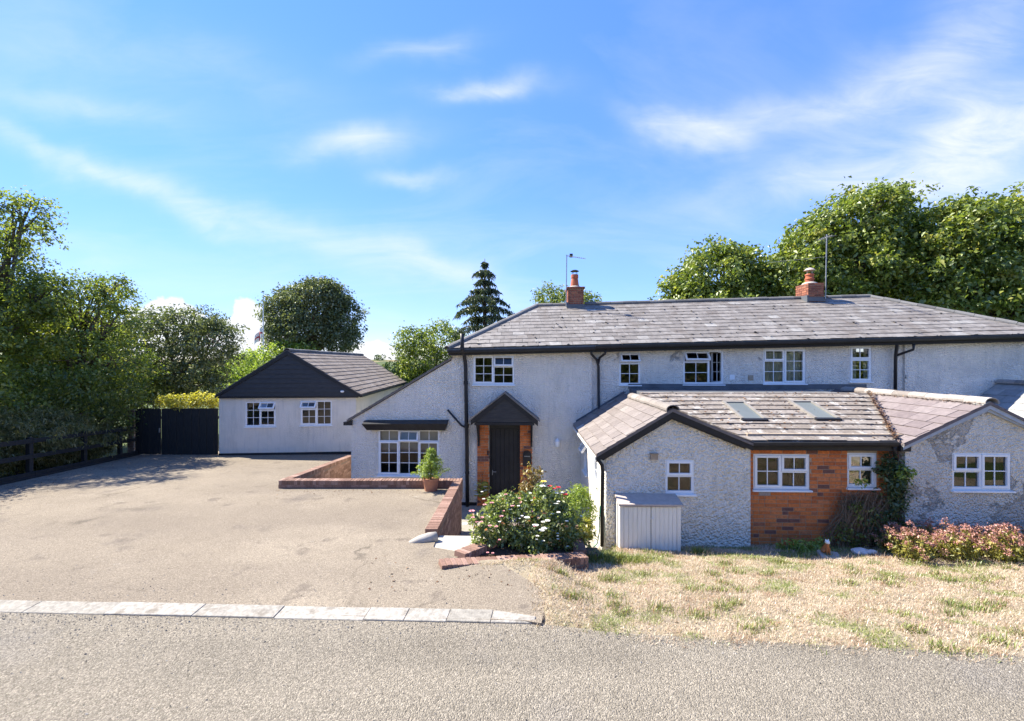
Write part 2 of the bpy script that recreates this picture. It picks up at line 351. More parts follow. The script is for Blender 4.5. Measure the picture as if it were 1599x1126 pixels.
M['bark'] = simple('bark', (.13, .10, .075), (.07, .055, .042), 6, .9, .8, 18, .02, sx=(3, 3, .6))
M['curtain'] = simple('cream_curtain', (.62, .58, .50), (.52, .48, .40), 4, .9)
M['blind'] = simple('beige_blind', (.52, .49, .42), (.46, .43, .37), 2, .9)
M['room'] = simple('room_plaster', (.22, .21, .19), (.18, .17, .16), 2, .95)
M['paintwood'] = simple('grey_white_painted_wood', (.80, .78, .72), (.72, .69, .62), 5, .6, .35, 30, .002, sx=(6, 6, .6))
M['pinkfelt'] = simple('worn_felt', (.50, .42, .37), (.40, .33, .29), 12, .9, .5, 60)

def groundmat(name, stops, scale, fine=None, cell=None, bs=.6, bdist=.006, patches=(), cellk=.55, tracks=None, cracks=0):
    m, nt, b, pos = new_mat(name)
    col = ramp(nt, tex(nt, pos, scale, 8, .62), stops)
    for (sc_, lo, w, c, k) in patches:
        col = mixc(nt, ramp(nt, tex(nt, pos, sc_, 6, .62), [(lo, 0.0), (lo + w, k)]), col, c)
    if tracks:
        tk_ = tex(nt, pos, 1.0, 3, .5, sx=tracks[0]); col = mixc(nt, ramp(nt, tk_, [(.42, 0.0), (.62, tracks[2])]), col, tracks[1])
    if cracks:
        vc = nn(nt, 'ShaderNodeTexVoronoi', i_Scale=cracks, feature='DISTANCE_TO_EDGE'); wv = nn(nt, 'ShaderNodeVectorMath', operation='MULTIPLY_ADD'); wn_ = nn(nt, 'ShaderNodeTexNoise', i_Scale=2.2, i_Detail=6.0)
        nt.links.new(pos, wn_.inputs['Vector']); nt.links.new(wn_.outputs['Color'], wv.inputs[0]); wv.inputs[1].default_value = (.7, .7, 0); nt.links.new(pos, wv.inputs[2]); nt.links.new(wv.outputs[0], vc.inputs['Vector'])
        ck = mth(nt, 'MULTIPLY', ramp(nt, vc.outputs['Distance'], [(.0, 1.0), (.012, 0.0)]), ramp(nt, tex(nt, pos, .6, 3), [(.5, 0.0), (.6, .7)])); col = mixc(nt, ck, col, (.09, .075, .06))
    h = None
    if cell:
        v = nn(nt, 'ShaderNodeTexVoronoi', i_Scale=cell); nt.links.new(pos, v.inputs['Vector'])
        vs = nt.nodes.new('ShaderNodeSeparateXYZ'); nt.links.new(v.outputs['Color'], vs.inputs[0])
        col = mixc(nt, cellk, col, ramp(nt, vs.outputs[0], [(0, .42), (.45, .85), (.8, 1.2), (1, 1.7)]), 'MULTIPLY'); h = v.outputs['Distance']
    if fine:
        g = tex(nt, pos, fine, 4, .7); col = mixc(nt, .6, col, ramp(nt, g, [(.25, .45), (.75, 1.5)]), 'MULTIPLY')
        h = g if h is None else mth(nt, 'SUBTRACT', g, mth(nt, 'MULTIPLY', h, 1.2))
    nt.links.new(col, b.inputs['Base Color']); b.inputs['Roughness'].default_value = .93; b.inputs['Specular IOR Level'].default_value = .15
    if h is not None: bump(nt, b, h, bs, bdist)
    return m
M['road'] = groundmat('chipped_road', [(.3, (.185, .163, .130)), (.7, (.248, .22, .177))], .8, 45, 95, .9, .009, [(1.7, .56, .15, (.255, .222, .178), .7), (2.1, .70, .03, (.08, .07, .06), .6), (.45, .55, .12, (.20, .185, .17), .5)], .6, ((.10, 1.1, 1), (.27, .237, .188), .7))
M['drive'] = groundmat('worn_tarmac_drive', [(.3, (.200, .167, .128)), (.7, (.262, .222, .172))], .55, 60, 110, .55, .005, [(.5, .52, .25, (.315, .268, .208), .75), (1.7, .59, .08, (.135, .112, .092), .75), (4.5, .66, .05, (.34, .31, .27), .4), (.9, .58, .06, (.158, .134, .112), .65), (24, .71, .02, (.07, .06, .05), .8)], .55, ((.22, .5, 1), (.178, .149, .118), .6), .33)
M['straw'] = groundmat('dry_turf', [(.3, (.20, .162, .11)), (.7, (.36, .315, .235))], 2.2, 30, None, .8, .02, [(1.3, .58, .12, (.15, .16, .06), .7), (3.4, .58, .1, (.25, .15, .085), .7)])
M['earth'] = groundmat('dry_earth', [(.3, (.16, .115, .08)), (.7, (.24, .18, .125))], 4, 40, None, .8, .02)
M['paving'] = groundmat('court_paving', [(.3, (.24, .22, .19)), (.7, (.34, .31, .27))], 2, 50, None, .5, .005)
M['fields'] = groundmat('far_fields', [(.30, (.045, .07, .025)), (.50, (.07, .095, .032)), (.58, (.24, .19, .10)), (.72, (.32, .25, .14))], .011, .3, None, 0, .1, [(.02, .60, .02, (.03, .05, .028), .95)])
LG = [(0, (.022, .036, .010)), (.35, (.052, .080, .018)), (.7, (.100, .130, .026)), (1, (.165, .180, .038))]
M['leaf_mixed'] = leafmat('mixed_leaf', LG)
M['leaf_dark'] = leafmat('dark_leaf', [(0, (.020, .034, .013)), (.5, (.042, .066, .024)), (1, (.085, .112, .042))], .35)
M['leaf_bright'] = leafmat('maple_leaf', [(0, (.028, .048, .010)), (.4, (.065, .100, .018)), (.75, (.115, .150, .028)), (1, (.185, .195, .048))], .4)
M['leaf_olive'] = leafmat('olive_needle', [(0, (.045, .052, .020)), (.5, (.092, .098, .034)), (1, (.145, .142, .056))], .4)
M['leaf_grey'] = leafmat('grey_green_leaf', [(0, (.026, .040, .016)), (.5, (.060, .082, .032)), (1, (.125, .145, .075))], .3)
M['leaf_gold'] = leafmat('golden_leaf', [(0, (.10, .115, .018)), (.5, (.20, .205, .03)), (1, (.29, .28, .06))], .45)
M['leaf_conifer'] = leafmat('conifer_needle', [(0, (.012, .024, .013)), (.5, (.028, .045, .020)), (1, (.058, .075, .030))], .2)
M['leaf_fresh'] = leafmat('fresh_leaf', [(0, (.05, .085, .014)), (.5, (.115, .175, .030)), (1, (.21, .26, .060))], .4)
M['leaf_rose'] = leafmat('rose_leaf', [(0, (.03, .05, .016)), (.4, (.07, .105, .030)), (.8, (.14, .175, .06)), (.93, (.20, .21, .09)), (1, (.22, .10, .07))], .42)
M['leaf_bronze'] = leafmat('bronze_leaf', [(0, (.06, .04, .02)), (.5, (.115, .09, .028)), (1, (.16, .145, .045))], .35)
M['leaf_sedum'] = leafmat('sedum_leaf', [(0, (.06, .075, .018)), (.5, (.135, .145, .032)), (1, (.23, .215, .05))], .35)
M['sedum_head'] = leafmat('sedum_flower', [(0, (.13, .06, .05)), (.5, (.20, .11, .09)), (1, (.27, .18, .145))], .3)
M['drystem'] = simple('dry_climber_stem', (.26, .185, .115), (.15, .10, .06), 30, .9)
M['twig'] = leafmat('dry_twig', [(0, (.085, .055, .035)), (.6, (.16, .11, .07)), (1, (.22, .165, .105))], .1)
M['grass'] = leafmat('grass_blade', [(0, (.055, .085, .018)), (.45, (.13, .155, .04)), (.52, (.16, .095, .055)), (.6, (.175, .135, .09)), (.8, (.222, .195, .138)), (1, (.295, .272, .208))], .25)
M['debris'] = varied('dead_leaf_debris', [(0, (.06, .035, .022)), (.6, (.15, .075, .04)), (1, (.26, .16, .09))], 'attr', bs=0)
M['petal_white'] = simple('white_petal', (.82, .82, .76), (.74, .73, .64), 20, .6)
M['petal_pink'] = simple('pink_petal', (.66, .33, .33), (.52, .20, .23), 20, .6)
M['petal_red'] = simple('red_petal', (.55, .02, .03), (.38, .01, .02), 20, .6)
M['petal_yellow'] = simple('yellow_petal', (.80, .66, .12), (.66, .48, .07), 20, .6)

# ------------------------------------------------------------------ piece makers: bricks, slates, windows
BOXES = {}
def box_mesh(dims, m, bevel):
    key = (round(dims[0], 3), round(dims[1], 3), round(dims[2], 3), m.name, bevel)
    if key not in BOXES:
        me = bpy.data.meshes.new('piece'); bm = bmesh.new(); bmesh.ops.create_cube(bm, size=1)
        for v in bm.verts: v.co = Vector((v.co.x * key[0], v.co.y * key[1], v.co.z * key[2]))
        if bevel: bmesh.ops.bevel(bm, geom=list(bm.edges), offset=bevel, segments=1, affect='EDGES')
        bm.to_mesh(me); bm.free(); me.materials.append(m); BOXES[key] = me
    return BOXES[key]
class Pieces:
    """alike box pieces under one part: those that show largest as objects, the rest joined"""
    def __init__(s): s.l = []
    def add(s, c, X, Y, Z, dims): s.l.append((Vector(c), Vector(X).normalized(), Vector(Y).normalized(), Vector(Z).normalized(), dims))
    def build(s, name, parent, m, ms, limit=300, bevel=.004):
        eye = Vector((0, 0, CZ)); s.l.sort(key=lambda q: (q[0] - eye).length)
        for (c, X, Y, Z, d) in s.l[:limit]:
            o = bpy.data.objects.new(name, box_mesh(d, m, bevel)); sc.collection.objects.link(o); o.parent = parent
            mt = Matrix((X, Y, Z)).transposed().to_4x4(); mt.translation = c - WORLD[parent.name]; o.matrix_basis = mt
        rest = s.l[limit:]
        if rest:
            vs, fs, rn = [], [], []; cube = [(-1, -1, -1), (1, -1, -1), (1, 1, -1), (-1, 1, -1), (-1, -1, 1), (1, -1, 1), (1, 1, 1), (-1, 1, 1)]
            qf = [(3, 2, 1, 0), (4, 5, 6, 7), (0, 1, 5, 4), (1, 2, 6, 5), (2, 3, 7, 6), (3, 0, 4, 7)]
            for (c, X, Y, Z, d) in rest:
                b = len(vs); r = random.random()
                vs += [tuple(c + X * (a * d[0] / 2) + Y * (e * d[1] / 2) + Z * (g * d[2] / 2)) for a, e, g in cube]
                fs += [tuple(b + i for i in f) for f in qf]; rn += [r] * 6
            stuff_mesh(name + '_rows', ms, parent, vs, fs, rn, tuple(WORLD[parent.name]))

def bricks(P, S, a0, a1, b0, b1, holes=(), ztop=None, zbot=None, L=.215, hgt=.065, g=.010, dep=.04, proud=.008, header=.25):
    """stretcher courses with some headers on face frame S"""
    k = 0; b = b0
    while b + hgt * .7 < b1:
        a = a0 - (L + g) * (.5 if k % 2 else 0) - random.uniform(0, .02)
        while a < a1:
            l = L if random.random() > header else .1025
            x0, x1 = max(a, a0), min(a + l, a1); a += l + g
            for (h0, h1, v0, v1) in holes:
                if v0 - .03 < b + hgt / 2 < v1 + .01:
                    if x0 < h0 < x1 and x1 - h0 < l: x1 = min(x1, h0 - .004)
                    elif x0 < h1 < x1: x0 = max(x0, h1 + .004)
                    elif h0 <= x0 and x1 <= h1: x1 = x0
            if x1 - x0 < .03: continue
            c = (x0 + x1) / 2
            if ztop and b + hgt > ztop(c): continue
            if zbot and b < zbot(c): continue
            P.add(S.p(c, proud - dep / 2 + random.uniform(-.0025, .0025), b + hgt / 2), S.U, S.N, S.Z, (x1 - x0, dep, hgt))
        b += hgt + g; k += 1

def slates(parent, name, O, X, Y, poly, gauge, width, m, ms, limit=300, thick=.008, lap=.05, jit=.004, off=.004, wvar=.0):
    O, X, Y = Vector(O), Vector(X).normalized(), Vector(Y).normalized(); Nn = X.cross(Y).normalized()
    if sum(poly[i][0] * poly[(i + 1) % len(poly)][1] - poly[(i + 1) % len(poly)][0] * poly[i][1] for i in range(len(poly))) < 0: poly = poly[::-1]
    xs = [p[0] for p in poly]; ys = [p[1] for p in poly]; P = Pieces(); odd = []
    k = 0; y = min(ys)
    L = gauge + lap; ang = math.atan2(thick * 1.5, gauge)
    while y < max(ys) - .02:
        x = min(xs) - width * (.5 if k % 2 else 0)
        while x < max(xs):
            w = width * (1 + random.uniform(-wvar, wvar)); jy = random.uniform(-jit, jit); tw = random.uniform(-.5, .5) * jit / width * 2
            q = [(x + .003, y + jy), (x + w - .003, y + jy), (x + w - .003, y + L), (x + .003, y + L)]
            c = clip(q, poly); full = c and abs(area2(c) - area2(q)) < 1e-6
            if full:
                Xr = (X + Y * tw).normalized(); Yr = (Y * math.cos(ang) - Nn * math.sin(ang)); Yr = (Yr - Xr * Yr.dot(Xr)).normalized(); Nr = Xr.cross(Yr)
                cc = O + X * (x + w / 2) + Y * (y + jy + L / 2) + Nn * (off + thick * 1.3)
                P.add(cc, Xr, Yr, Nr, (round(w - .006, 2), round(L, 3), thick))
            elif c and len(c) > 2 and area2(c) > .0015: odd.append((c, y + jy))
            x += w
        y += gauge; k += 1
    P.build(name, parent, m, ms, limit, bevel=0)
    room = max(0, limit - len(P.l)); vs, fs = MB(), None
    mbs = []
    for (c, y0) in odd:
        lift = lambda yy: off + thick * 2.0 - (yy - y0) * math.tan(ang)
        pts = [O + X * px + Y * py + Nn * lift(py) for px, py in c]; mbs.append(pts)
    for i, pts in enumerate(mbs):
        if i < room: MB().prism(pts, -Nn * thick).build(name, m, parent)
        else: vs.prism(pts, -Nn * thick)
    if vs.v:
        o = vs.build(name + '_edge_rows', ms, parent); o['kind'] = 'stuff'
        a = o.data.attributes.new('rnd', 'FLOAT', 'FACE'); a.data.foreach_set('value', [((i // 6) * .618) % 1 for i in range(len(o.data.polygons))])

def window(parent, S, w, h, lights, name='window', sill=True, fr=.042, sillw=.03, label=None):
    """S: face frame with origin at the lower left corner of the opening on the wall face"""
    win = MB()
    for e in ((0, w, h - .022, h), (0, w, 0, .03), (0, .022, .03, h - .022), (w - .022, w, .03, h - .022)): win.box(S, e[0], e[1], -.085, -.012, e[2], e[3])
    wo = win.build(name, M['upvc'], parent)
    if label: wo['label'] = label
    fix = MB(); nfix = 0
    for (fx0, fx1, fy0, fy1, cols, rows, kind) in lights:
        x0, x1 = .022 + fx0 * (w - .044), .022 + fx1 * (w - .044); y0, y1 = .03 + fy0 * (h - .052), .03 + fy1 * (h - .052)
        f = fr * .62
        for e in ((x0, x1, y1 - f, y1), (x0, x1, y0, y0 + f), (x0, x0 + f, y0 + f, y1 - f), (x1 - f, x1, y0 + f, y1 - f)):
            fix.box(S, e[0] + .001, e[1] - .001, -.083, -.016, e[2] + .001, e[3] - .001)
        tf = None
        if kind != 'fixed':
            if kind.startswith('vent'):
                an = {'vent': 0, 'vent_open': R(-33), 'vent_ajar': R(-14)}[kind]; hp = S.p(0, -.012, y1); ax = S.U
            else:
                an = {'sash': 0, 'sash_open': R(-62)}[kind]; hp = S.p(x1, -.012, 0); ax = S.Z
            if an:
                rm = Matrix.Rotation(an, 3, ax); tf = lambda p, rm=rm, hp=hp: hp + rm @ (p - hp)
            sm = MB(); s = .043; n0, n1 = -.052, .004
            X0, X1, Y0, Y1 = x0 + .008, x1 - .008, y0 + .008, y1 - .008
            for e in ((X0, X1, Y1 - s, Y1), (X0, X1, Y0, Y0 + s), (X0, X0 + s, Y0 + s, Y1 - s), (X1 - s, X1, Y0 + s, Y1 - s)):
                sm.box(S, e[0], e[1], n0, n1, e[2], e[3], tf=tf)
            gx0, gx1, gy0, gy1 = X0 + s, X1 - s, Y0 + s, Y1 - s; gn = -.03
        else: sm = fix; gx0, gx1, gy0, gy1 = x0 + f, x1 - f, y0 + f, y1 - f; gn = -.05
        bw = .008
        for c in range(1, cols): xx = gx0 + (gx1 - gx0) * c / cols; sm.box(S, xx - bw, xx + bw, gn - .008, gn + .012, gy0, gy1, tf=tf)
        for r in range(1, rows): yy = gy0 + (gy1 - gy0) * r / rows; sm.box(S, gx0, gx1, gn - .007, gn + .011, yy - bw, yy + bw, tf=tf)
        if sm is not fix: sm.build('casement', M['upvc'], wo)
        for c in range(cols):
            for r in range(rows):
                ca, cb = gx0 + (gx1 - gx0) * c / cols, gx0 + (gx1 - gx0) * (c + 1) / cols; ra, rb = gy0 + (gy1 - gy0) * r / rows, gy0 + (gy1 - gy0) * (r + 1) / rows
                pts = [S.p(ca, gn, ra), S.p(cb, gn, ra), S.p(cb, gn, rb), S.p(ca, gn, rb)]
                if tf: pts = [tf(p) for p in pts]
                MB().add(pts, [(0, 1, 2, 3)]).build('pane', M['glass'], wo)
    fix.build('frame', M['upvc'], wo)
    if sill: MB().hexa([S.p(-sillw, .055, -.035), S.p(w + sillw, .055, -.035), S.p(w + sillw, -.05, -.035), S.p(-sillw, -.05, -.035),
                        S.p(-sillw, .055, -.008), S.p(w + sillw, .055, -.008), S.p(w + sillw, -.05, .004), S.p(-sillw, -.05, .004)]).build('sill', M['upvc'], wo)
    return wo
def drape(wo, S, x0, x1, z0, z1, m, name='curtain', depth=-.22, amp=.03, folds=5):
    n = folds * 6; mb = MB(); pts = []
    for b in (z0, z1):
        for i in range(n + 1): t = i / n; pts.append(S.p(x0 + (x1 - x0) * t, depth + amp * math.sin(t * folds * 2 * math.pi), b))
    mb.add(pts, [(i, i + 1, n + 2 + i, n + 1 + i) for i in range(n)]); return mb.build(name, m, wo, smooth=True)

# ------------------------------------------------------------------ the setting
def lerp(a, b, t): return a + (b - a) * t
def sst(a, b, x): t = min(1, max(0, (x - a) / (b - a))); return t * t * (3 - 2 * t)
def road_edge(x):
    pts = [(-90, 8.0), (-5.5, 4.48), (.2, 4.28), (1.24, 4.05), (4.64, 3.78), (90, -3)]
    for (xa, ya), (xb, yb) in zip(pts, pts[1:]):
        if x <= xb: return lerp(ya, yb, (x - xa) / (xb - xa))
    return pts[-1][1]
def zdrive(y): return -.075 * (y - 4.6)
def fence_x(y): return -13.3 - (y - 10.84) * .217
def nz(x, y, s): return noise.noise(Vector((x * s, y * s, .3)))

def zground(x, y):
    pit = sst(-13.2, -12.2, x) * (1 - sst(17, 19, x)) * sst(4.9, 5.6, y) * (1 - sst(17, 21, y))
    base = -.12 if y < 4 else -.12 - .075 * min(max(0, y - 4.6), 14)
    far = max(0, y - 22)
    hill = base - 9.5 * sst(0, 190, far) + sst(230, 640, far) * (15.5 + 3.0 * nz(x, 0, .006) + 1.2 * nz(x, y, .02))
    return lerp(hill, -1.8, pit)
def grid_mesh(name, xs, ys, zf, m, keep=None):
    idx = {}; mb = MB()
    for j, y in enumerate(ys):
        for i, x in enumerate(xs): idx[i, j] = len(mb.v); mb.v.append(Vector((x, y, zf(x, y))))
    for j in range(len(ys) - 1):
        for i in range(len(xs) - 1):
            if keep and not keep((xs[i] + xs[i + 1]) / 2, (ys[j] + ys[j + 1]) / 2): continue
            mb.f.append((idx[i, j], idx[i + 1, j], idx[i + 1, j + 1], idx[i, j + 1])); mb.m.append(0)
    o = mb.build(name, m, smooth=True, origin=(0, 0, 0)); o['kind'] = 'structure'; return o
gx = sorted(set([round(x, 2) for x in np.concatenate([np.arange(-40, 40, 1.0), np.geomspace(40, 900, 40), -np.geomspace(40, 900, 40)])]))
gy = sorted(set([round(y, 2) for y in np.concatenate([np.arange(-30, 40, 1.0), np.geomspace(40, 1300, 70), -np.geomspace(30, 300, 12)])]))
grid_mesh('ground', gx, gy, zground, M['fields'])

# road
rx = [-90, -60, -40, -25] + list(np.arange(-16, 16.01, 1.0)) + [25, 40, 60, 90]
mb = MB()
for x in rx: e = road_edge(x); mb.v += [Vector((x, e + .6, -.25)), Vector((x, e + .05, 0.0)), Vector((x, e - 2.2, .03)), Vector((x, e - 4.6, 0)), Vector((x, e - 4.6, -.4))]
for i in range(len(rx) - 1):
    for k in range(4): mb.f.append((i * 5 + k, i * 5 + k + 1 if k < 4 else i * 5, (i + 1) * 5 + k + 1, (i + 1) * 5 + k)); mb.m.append(0)
tag(mb.build('road', M['road'], origin=(0, 0, 0)), kind='structure')

# drive
dp = [(-12.0, road_edge(-12) + .1), (-5.5, road_edge(-5.5) + .1), (.1, road_edge(.1) + .03), (.3, road_edge(.3) + .0), (.42, 4.9), (.2, 5.25), (-.1, 5.68), (-.98, 5.78), (-.72, 6.02), (-.63, 6.12), (-1.2, 6.36), (-1.24, 6.9), (-1.44, 7.0), (-1.44, 10.3), (-5.72, 10.3), (-5.66, 15.2), (-5.9, 16.55), (-11.2, 17.0), (-14.7, 16.6), (fence_x(10.84) - .12, 10.84)]
tag(MB().prism([(x, y, zdrive(y)) for x, y in dp], (0, 0, -.35)).build('driveway', M['drive'], origin=(0, 0, 0)), kind='structure')

# kerb stones flush along the mouth of the drive
kerb = thing('kerb', 'row of pale concrete kerb stones between drive and road', 'kerb', (-3, 4.7, 0)); kerb['kind'] = 'structure'; del kerb['category']; del kerb['label']
cuts = [-148, -80, 55, 183, 320, 445, 580, 640, 703, 768, 832]
cuts = [-12 + i * .93 for i in range(7)] + [(p - CX) / FPX * 4.6 for p in cuts]
cuts = sorted(c for c in cuts)
for a, b in zip(cuts, cuts[1:]):
    if b - a < .2: continue
    ya, yb = road_edge(a), road_edge(b); t = random.uniform(-.005, .005)
    wa = .185; wb = .185 if b < .1 else .09
    q = [(a + .002, ya + .004 + random.uniform(-.008, .008), -.2), (b - .002, yb + .004 + random.uniform(-.008, .008), -.2), (b + .022, yb + wb, -.2), (a + .026, ya + wa, -.2)]
    top = [(x, y, (.012 if k < 2 else .034) + t) for k, (x, y, z) in enumerate(q)]
    MB().hexa(q + top).build('kerb_stone', M['kerbstone'], kerb, bevel=.005)

# verge of dry grass in front of the extensions
def verge_sd(x, y):
    """how far inside the verge a point lies (negative over drive and road)"""
    j = .07 * nz(x, y, 3.1) + .05 * nz(x, y, 9)
    return min(y - road_edge(x) - .03, max(x - .30 - .12 * nz(0, y, 1.7), y - 5.72)) + j
def zverge(x, y):
    e = road_edge(x); t = min(1.15, max(0, (y - e) / (8.2 - e))); sd_ = verge_sd(x, y)
    z = -.925 * t ** 1.15 + .05 * nz(x, y, 1.1) * min(1, t * 5) + .02 * nz(x, y, 5)
    dr = zdrive(y) if y > 4.6 else 0.
    near = max(x - .3, y - 5.72, 0) if x < 1.6 else 9
    z = lerp(dr + .012, z, sst(.05, .8, near))
    z -= .06 * (1 - sst(-.12, .10, sd_))
    if x < 2.2: z = lerp(z, -1.46, sst(7.3, 8.7, y) * (1 - sst(1.7, 2.0, x)))
    return z
def planter_front(x): return 5.54 + (x + .94) * .396
def in_mesh(x, y):
    if verge_sd(x, y) < -.3: return False
    return not (x < 1.16 and y > planter_front(x) + .12)
def keep_verge(x, y): return verge_sd(x, y) > .0 and not (x < 1.22 and y > planter_front(x) - .015)
vx = list(np.arange(-1.2, 12, .07)) + list(np.arange(12, 22, .5)); vy = list(np.arange(2.2, 8.95, .07))
grid_mesh('grass_verge', vx, vy, zverge, M['straw'], in_mesh)

# sunk court in front of the door, and the way down to it
tag(MB().prism([(-5.6, 10.4, -1.45), (-1.25, 10.4, -1.45), (-1.25, 8.15, -1.45), (1.95, 8.15, -1.45), (1.95, 12.3, -1.45), (-4.5, 12.3, -1.45), (-4.5, 16.5, -1.45), (-5.6, 16.5, -1.45)], (0, 0, -.25)).build('courtyard', M['paving'], origin=(0, 0, 0)), kind='structure')
steps = thing('path_steps', 'concrete steps', 'steps', (-.8, 7.4, -1.45)); del steps['category']; del steps['label']; steps['kind'] = 'structure'
MB().hexa([(-1.24, 6.35, -.5), (-.62, 6.1, -.5), (-.3, 6.95, -.5), (-1.22, 6.98, -.5), (-1.24, 6.35, -.15), (-.62, 6.1, -.15), (-.3, 6.95, -.21), (-1.22, 6.98, -.21)]).build('slab', M['concrete'], steps, bevel=.008)
for k in range(5):
    z1 = -.42 - .206 * k; y0 = 6.985 + k * .24
    MB().box(W0, -1.22, -.15, y0, y0 + .238, -1.5, z1).build('step', M['paving'] if k else M['concrete'], steps, bevel=.008)

# ------------------------------------------------------------------ the white cottage: two storeys, hipped slate roof
VL, VM, VN, VG, VB, VR = 12.0, 12.07, 12.02, 8.23, 8.35, 8.20      # depths of the front faces
def front(v): return Sub(H.p(0, v, 0), H.U, -H.V)
def rect(px0, py0, px1, py1, v, F=H):
    a = F.loc(px0, py1, v); b = F.loc(px1, py0, v); return (a[0], b[0], a[2], b[2])
def uu(px, v): return H.loc(px, CY, v)[0]
def zz(px, py, v): return H.loc(px, py, v)[2]
def at(S, a, b): return Sub(S.p(a, 0, b), S.U, S.N, S.Z)

cot = thing('cottage', 'long white roughcast two-storey cottage with hipped slate roof and black porch', 'house', H.p(4, 14.5, -1.5))
FL, FM, FN = front(VL), front(VM), front(VN)
uA, uB, uC, uD = uu(705, VL), uu(924, VL), uu(1413, VN), uu(1413, VN) + 3.6
w1 = rect(738.5, 555, 803, 600.5, VL); door = rect(764, 661, 812, 788, VL); wl = rect(590, 671.5, 686, 742.5, VL)
w2 = rect(967, 550, 1000, 601, VM); w3 = rect(1067, 547, 1130, 600, VM); w4 = rect(1192, 544.5, 1258, 599, VM); w5 = rect(1327, 540.5, 1361, 596, VM)
zt = lambda u: 3.02 + .02 * (u - uA)
wall(cot, 'wall', FL, [(uA, -1.6), (uB, -1.6), (uB, zt(uB)), (uA, zt(uA))], [w1, door], .26, M['stucco'])
wall(cot, 'wall', FM, [(uB - .02, -1.6), (uC + .02, -1.6), (uC + .02, zt(uC)), (uB - .02, zt(uB))], [w2, w3, w4, w5], .26, M['stucco_mid'])['label'] = 'flaking white upper wall with four windows'
wall(cot, 'wall', FN, [(uC, -1.6), (uD, -1.6), (uD, zt(uD)), (uC, zt(uC))], [], .26, M['stucco_mid'])
u0 = uu(548, VL); zl, zr = zz(548, 656, VL), zz(705, 562, VL)
wall(cot, 'wall', front(VL + .02), [(u0, -1.6), (uA + .02, -1.6), (uA + .02, zr), (u0, zl)], [wl], .26, M['stucco'])['label'] = 'catslide wall sloping down beside the main gable end'
VBK = 17.4
MB().box(H, uA, uA + .26, VL + .262, VBK, -1.6, 3.0).build('wall', M['stucco'], cot)
MB().box(H, uD - .26, uD, VL + .282, VBK, -1.6, 3.2).build('wall', M['stucco'], cot)
MB().box(H, uA + .262, uD - .262, VBK - .26, VBK, -1.6, 3.0).build('wall', M['stucco'], cot)
MB().box(H, u0, u0 + .26, VL + .282, 16.2, -1.6, zl).build('wall', M['stucco'], cot)
MB().box(H, u0 + .262, uA - .002, 15.94, 16.2, -1.6, zl).build('wall', M['stucco'], cot)
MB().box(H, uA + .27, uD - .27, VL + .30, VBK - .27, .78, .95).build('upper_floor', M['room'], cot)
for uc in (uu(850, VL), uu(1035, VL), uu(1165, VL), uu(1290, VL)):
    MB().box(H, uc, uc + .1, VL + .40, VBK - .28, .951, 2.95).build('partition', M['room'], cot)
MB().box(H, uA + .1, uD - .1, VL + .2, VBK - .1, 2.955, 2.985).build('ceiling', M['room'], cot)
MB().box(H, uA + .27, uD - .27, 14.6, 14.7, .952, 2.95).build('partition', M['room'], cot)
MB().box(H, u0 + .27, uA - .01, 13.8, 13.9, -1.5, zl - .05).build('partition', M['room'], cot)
# black plinth
MB().box(H, u0, door[0] - .36, VL - .018, VL - .001, -1.5, -1.36).build('plinth', M['black'], cot)
MB().box(H, door[1] + .36, uu(903, VL), VL - .018, VL - .001, -1.5, -1.12).build('plinth', M['black'], cot)
# windows
def put(S, r, lights, **k): return window(cot, at(S, r[0], r[2]), r[1] - r[0], r[3] - r[2], lights, **k)
put(FL, w1, [(0, .5, 0, 1, 2, 3, 'sash'), (.5, 1, 0, .62, 2, 2, 'fixed'), (.5, 1, .62, 1, 2, 1, 'vent_ajar')])
put(FM, w2, [(0, 1, 0, .66, 2, 2, 'fixed'), (0, 1, .66, 1, 2, 1, 'vent_open')])
put(FM, w3, [(0, .64, 0, .66, 2, 2, 'fixed'), (0, .64, .66, 1, 2, 1, 'vent_open'), (.64, 1, 0, 1, 2, 3, 'sash_open')])
o4 = put(FM, w4, [(0, .5, 0, .66, 2, 2, 'fixed'), (0, .5, .66, 1, 2, 1, 'vent'), (.5, 1, 0, 1, 2, 3, 'sash')])
o5 = put(FM, w5, [(0, 1, 0, .64, 2, 2, 'sash'), (0, 1, .64, 1, 2, 1, 'vent')])
drape(o4, FM, w4[0] + .05, w4[1] - .05, w4[2], w4[3], M['curtain'], depth=-.16, amp=.025, folds=9)
drape(o5, FM, w5[0] + .02, w5[0] + .30, w5[2], w5[3], M['curtain'], depth=-.16, folds=4)
drape(o5, FM, w5[1] - .10, w5[1] - .02, w5[2], w5[3], M['curtain'], depth=-.16, folds=2)
FLc = front(VL + .02); T = 1 / 3
ol = put(FLc, wl, [(0, T, 0, .75, 2, 3, 'sash'), (T, 2 * T, 0, .75, 2, 3, 'fixed'), (2 * T, 1, 0, .75, 2, 3, 'sash'), (0, T, .75, 1, 2, 1, 'fixed'), (T, 2 * T, .75, 1, 2, 1, 'vent_ajar'), (2 * T, 1, .75, 1, 2, 1, 'fixed')], label='tall three-light window of the low wing')
drape(ol, FLc, wl[0] + .03, wl[1] - .03, lerp(wl[2], wl[3], .45), wl[3], M['blind'], 'blind', -.2, .004, 3)
for (px, py) in ((1143, 589), (1172, 590)):
    r = rect(px - 4, py - 4, px + 4, py + 4, VM); MB().box(FM, r[0], r[1], -.01, .012, r[2], r[3]).build('air_brick', M['mortar'] if px > 1150 else M['upvc'], cot)

